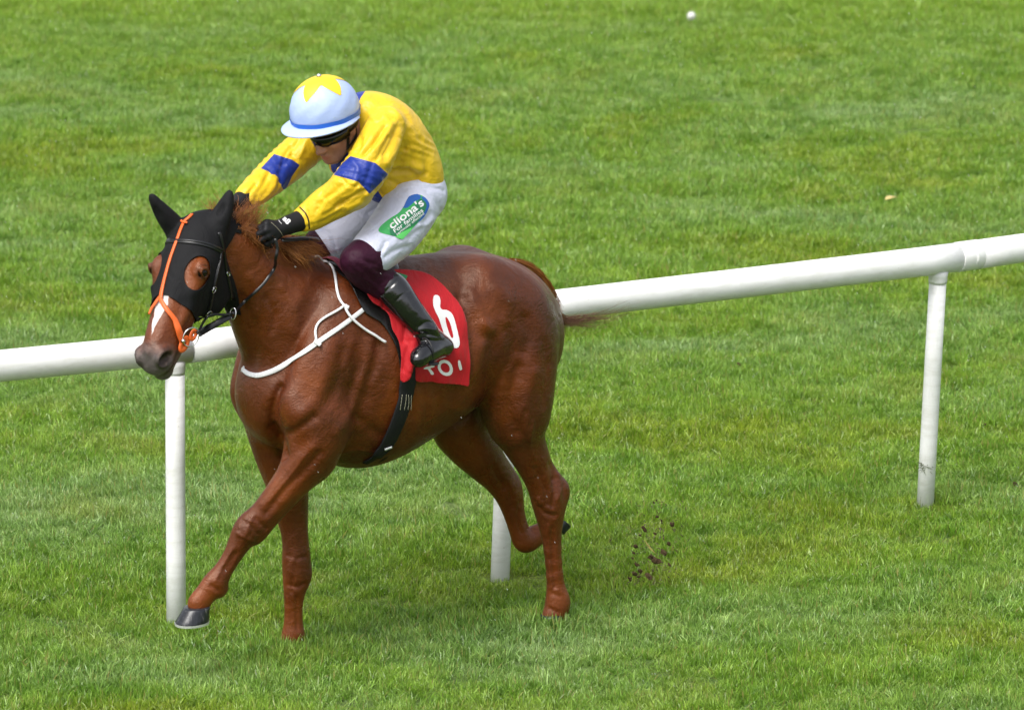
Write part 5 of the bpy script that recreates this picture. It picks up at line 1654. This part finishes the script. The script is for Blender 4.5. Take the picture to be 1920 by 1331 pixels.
# ------------------------------------------------------------------ small things in the grass and the air
from mathutils import noise as mnoise
dr = empty_h('dandelion', to_h(ground(1296, 62)), 'white dandelion clock standing alone in the grass far beyond the rail', 'dandelion')
B_ = np.array(dr['base'])
V, F = tube_rings([B_, B_ + Z_ * .045 + X_ * .003, B_ + Z_ * .10], .0025, 8); part_h('stem', V, F, simple('dandelion_stem', (.25, .28, .08), rough=.6), dr)
puff_m = simple('dandelion_down', (.78, .78, .74), rough=.9)
V, F = [], []
top = B_ + Z_ * .115
prng = np.random.default_rng(5)
for i in range(420):
    d = prng.normal(size=3); d /= np.linalg.norm(d); s = np.cross(d, prng.normal(size=3)); s /= np.linalg.norm(s); e = np.cross(d, s)
    r0, r1 = .006, prng.uniform(.024, .031)
    i0 = len(V); q = top + d * r1
    V += [top + d * r0 - s * .0006, top + d * r0 + s * .0006, q + s * .0006, q - s * .0006]
    F.append((i0, i0 + 1, i0 + 2, i0 + 3))
    i0 = len(V); V += [q + s * .005, q + e * .005, q - s * .005, q - e * .005]; F.append((i0, i0 + 1, i0 + 2, i0 + 3))
part_h('seed_head', V, F, puff_m, dr)
soil_m = simple('kicked_up_soil', (.060, .036, .012), rough=.95, var=.4, vscale=60, bmp=.8, bscale=150, bdist=.004)
crng = np.random.default_rng(21)
def clod(px, py, h, r, label, stretch=1.5):
    q = to_h(ground(px, py, h))
    V, F = ball((0, 0, 0), 1, 6)
    V = np.array(V)
    off = crng.uniform(0, 50, 3)
    k = np.array([1 + .75 * mnoise.noise(Vector(v * 1.7 + off)) for v in V])
    V = V * k[:, None] * r * np.array([stretch, .8, .8])
    a = crng.uniform(.3, 1.0)
    R = np.array(Matrix.Rotation(-a, 3, 'Y') @ Matrix.Rotation(crng.uniform(-.5, .5), 3, 'Z'))
    V = V @ R.T + q
    me = mesh_of('soil_clod', V - q, F, False)
    o = link('soil_clod', me, soil_m)
    o.location = from_h(q); o.rotation_euler = HROT.to_euler()
    tag(o, label, 'clod', 'turf clods kicked up behind the horse')
CL = {(1260, 983): 'dark clod at the upper right edge of the soil spray', (1208, 992): 'brown clod at the upper left of the soil spray', (1245, 1036): 'dark clod just below and right of the flying straw blade',
      (1229, 1051): 'biggest dark clod in the middle of the soil spray', (1221, 1044): 'dark clod touching the upper left of the biggest one in the spray', (1190, 1075): 'brown clod low on the left side of the soil spray',
      (1216, 1081): 'big dark clod at the bottom of the soil spray', (1254, 1019): 'clod level with the straw blade, right side of the spray', (1192, 1024): 'brown clod level with the straw blade, left side of the spray',
      (1181, 1085): 'leftmost and lowest soil clod of the spray', (1200, 1070): 'clod between the low left one and the big bottom one in the spray', (1231, 938): 'topmost tiny clod of the soil spray'}
spots = [(1232, 968, 4), (1240, 975, 3), (1260, 983, 7), (1208, 992, 7), (1200, 1003, 3), (1228, 1000, 4), (1192, 1024, 6), (1188, 1036, 4), (1254, 1019, 6), (1245, 1036, 8), (1221, 1044, 8), (1229, 1051, 9), (1194, 1058, 5), (1200, 1070, 6), (1190, 1075, 7), (1216, 1081, 8), (1181, 1085, 6), (1255, 1058, 4), (1226, 942, 3), (1231, 938, 3), (1197, 1081, 4), (1186, 1046, 3)]
for i, (x, y, s) in enumerate(spots):
    clod(x, y, .10 + .0022 * (1090 - y) * .8, s * .0015, CL.get((x, y), 'small soil speck among the spray of clods behind the hind hooves'))
for i, (x, y, s, lb) in enumerate([(1756, 806, 4, 'small dark soil fleck beside the lower right post'), (1903, 907, 5, 'dark soil crumb on the grass near the right edge'), (1632, 872, 4, 'soil crumb on the grass left of the right post'), (1385, 683, 4, 'dark turf scrap on open grass below the long rail'), (1848, 795, 3, 'brown turf scrap right of the right post')]):
    clod(x, y, .03, s * .0022, lb)
# fine crumbs and torn blades thrown up with the clods
V, F = [], []
for i in range(230):
    k_ = crng.uniform()
    x, y = 1222 + crng.normal(0, 24) + (30 if k_ > .7 else 0) - (crng.uniform() > .6) * 18, crng.uniform(935, 1098)
    x += (1015 - y) * .12
    c = to_h(ground(x, y, max(.03, .06 + .0016 * (1100 - y))))
    L = crng.uniform(.003, .012) * (1.6 if k_ > .85 else 1); w_ = crng.uniform(.0012, .003)
    d = np.array([crng.normal(.3, .6), crng.normal(0, .5), crng.normal(.7, .5)]); d /= np.linalg.norm(d)
    u = np.cross(d, [0, 1, .2]); u /= np.linalg.norm(u); v = np.cross(d, u)
    i0 = len(V); V += [c - d * L, c + u * w_, c + v * w_, c - u * w_, c - v * w_, c + d * L]
    for q_ in range(4): F += [(i0, i0 + 1 + q_, i0 + 1 + (q_ + 1) % 4), (i0 + 5, i0 + 1 + (q_ + 1) % 4, i0 + 1 + q_)]
crumb_m, nt, bs = new_mat('soil_crumbs')
nt.links.new(ramp(nt, node(nt, 'NewGeometry').outputs['Random Per Island'], [(0, (.04, .025, .014)), (.6, (.10, .065, .035)), (.8, (.16, .17, .05)), (1, (.20, .22, .07))]), bs.inputs['Base Color'])
q = to_h(ground(1222, 1090))
o = link('soil_crumbs', mesh_of('soil_crumbs', np.array(V) - q, F, False), crumb_m); o.location = from_h(q); o.rotation_euler = HROT.to_euler()
tag(o, 'fine brown soil crumbs and torn blades in the air', 'soil', kind='stuff')
# a straw-coloured blade flung up with them, and a fallen leaf on the far grass
q = to_h(ground(1218, 1026, .16))
V, F = ribbon(catmull([q + np.array([-.030, 0, -.030]), q, q + np.array([.026, 0, .036])], 4), [Y_] * 9, np.interp(np.linspace(0, 1, 9), [0, .5, 1], [.002, .009, .001]), .001)
o = link('straw_blade', mesh_of('straw_blade', np.array(V) - q, F), simple('straw', (.62, .50, .16), rough=.6)); o.location = from_h(q); o.rotation_euler = HROT.to_euler()
tag(o, 'pale yellow straw blade flying among the soil clods', 'straw')
q = to_h(ground(1669, 372, .05))
V, F = ribbon(catmull([q + np.array([-.06, 0, 0]), q + np.array([0, .01, .012]), q + np.array([.05, .02, .0])], 4), [Z_] * 9, np.interp(np.linspace(0, 1, 9), [0, .3, .7, 1], [.004, .05, .045, .003]), .001)
o = link('fallen_leaf', mesh_of('fallen_leaf', np.array(V) - q, F), simple('dry_leaf', (.55, .42, .16), rough=.7)); o.location = from_h(q); o.rotation_euler = HROT.to_euler()
tag(o, 'dry yellow leaf lying on the grass beyond the long rail', 'leaf')
# a wad of grass stuck to the right-hand post
gq = to_h(on_depth(1735, 872, bases[2][1] - .045))
V, F = [], []
for i in range(46):
    d = np.array([crng.normal(0, 1), 0, crng.normal(-.5, .8)]); d /= np.linalg.norm(d); d = d[0] * (-HU * 0 + np.array([1, 0, 0]))[:1][0] * to_h(HO + np.array([1, 0, 0])) + d[2] * Z_
    L = crng.uniform(.012, .045); p0 = gq + crng.normal(0, .006, 3); n = to_h(HO + np.array([0, -1.0, 0]))
    s = np.cross(d, n) * .0011
    i0 = len(V); V += [p0 - s, p0 + s, p0 + d * L * .6 + s + n * .006, p0 + d * L * .6 - s + n * .006, p0 + d * L + n * .004]
    F += [(i0, i0 + 1, i0 + 2, i0 + 3), (i0 + 3, i0 + 2, i0 + 4)]
o = link('grass_wad', mesh_of('grass_wad', np.array(V) - gq, F), simple('torn_grass', (.06, .08, .02), rough=.7)); o.location = from_h(gq); o.rotation_euler = HROT.to_euler()
tag(o, 'wad of torn grass stuck to the lower part of the right post', 'grass')
# rain
rain_m, nt, bs = new_mat('rain_drop')
bs.inputs['Base Color'].default_value = (.85, .88, .9, 1); bs.inputs['Roughness'].default_value = .1; bs.inputs['Transmission Weight'].default_value = .25
V, F = [], []
for i in range(1100):
    px_, py_ = crng.uniform(-150, 2070), crng.uniform(-150, 1450)
    y = crng.uniform(18.2, 27)
    c = on_depth(px_, py_, y)
    if c[2] < .1: continue
    L = crng.uniform(.004, .009); r = .0007
    ax = np.array([.55, .1, -.8]); ax /= np.linalg.norm(ax)
    u = np.cross(ax, [0, 1, 0]); u /= np.linalg.norm(u); v = np.cross(ax, u)
    i0 = len(V); V += [c - ax * L, c + u * r, c + v * r, c - u * r, c - v * r, c + ax * L * .7]
    for k in range(4): F += [(i0, i0 + 1 + k, i0 + 1 + (k + 1) % 4), (i0 + 5, i0 + 1 + (k + 1) % 4, i0 + 1 + k)]
o = link('rain', mesh_of('rain', V, F), rain_m)
tag(o, 'light rain drops falling through the air', 'rain', kind='stuff')
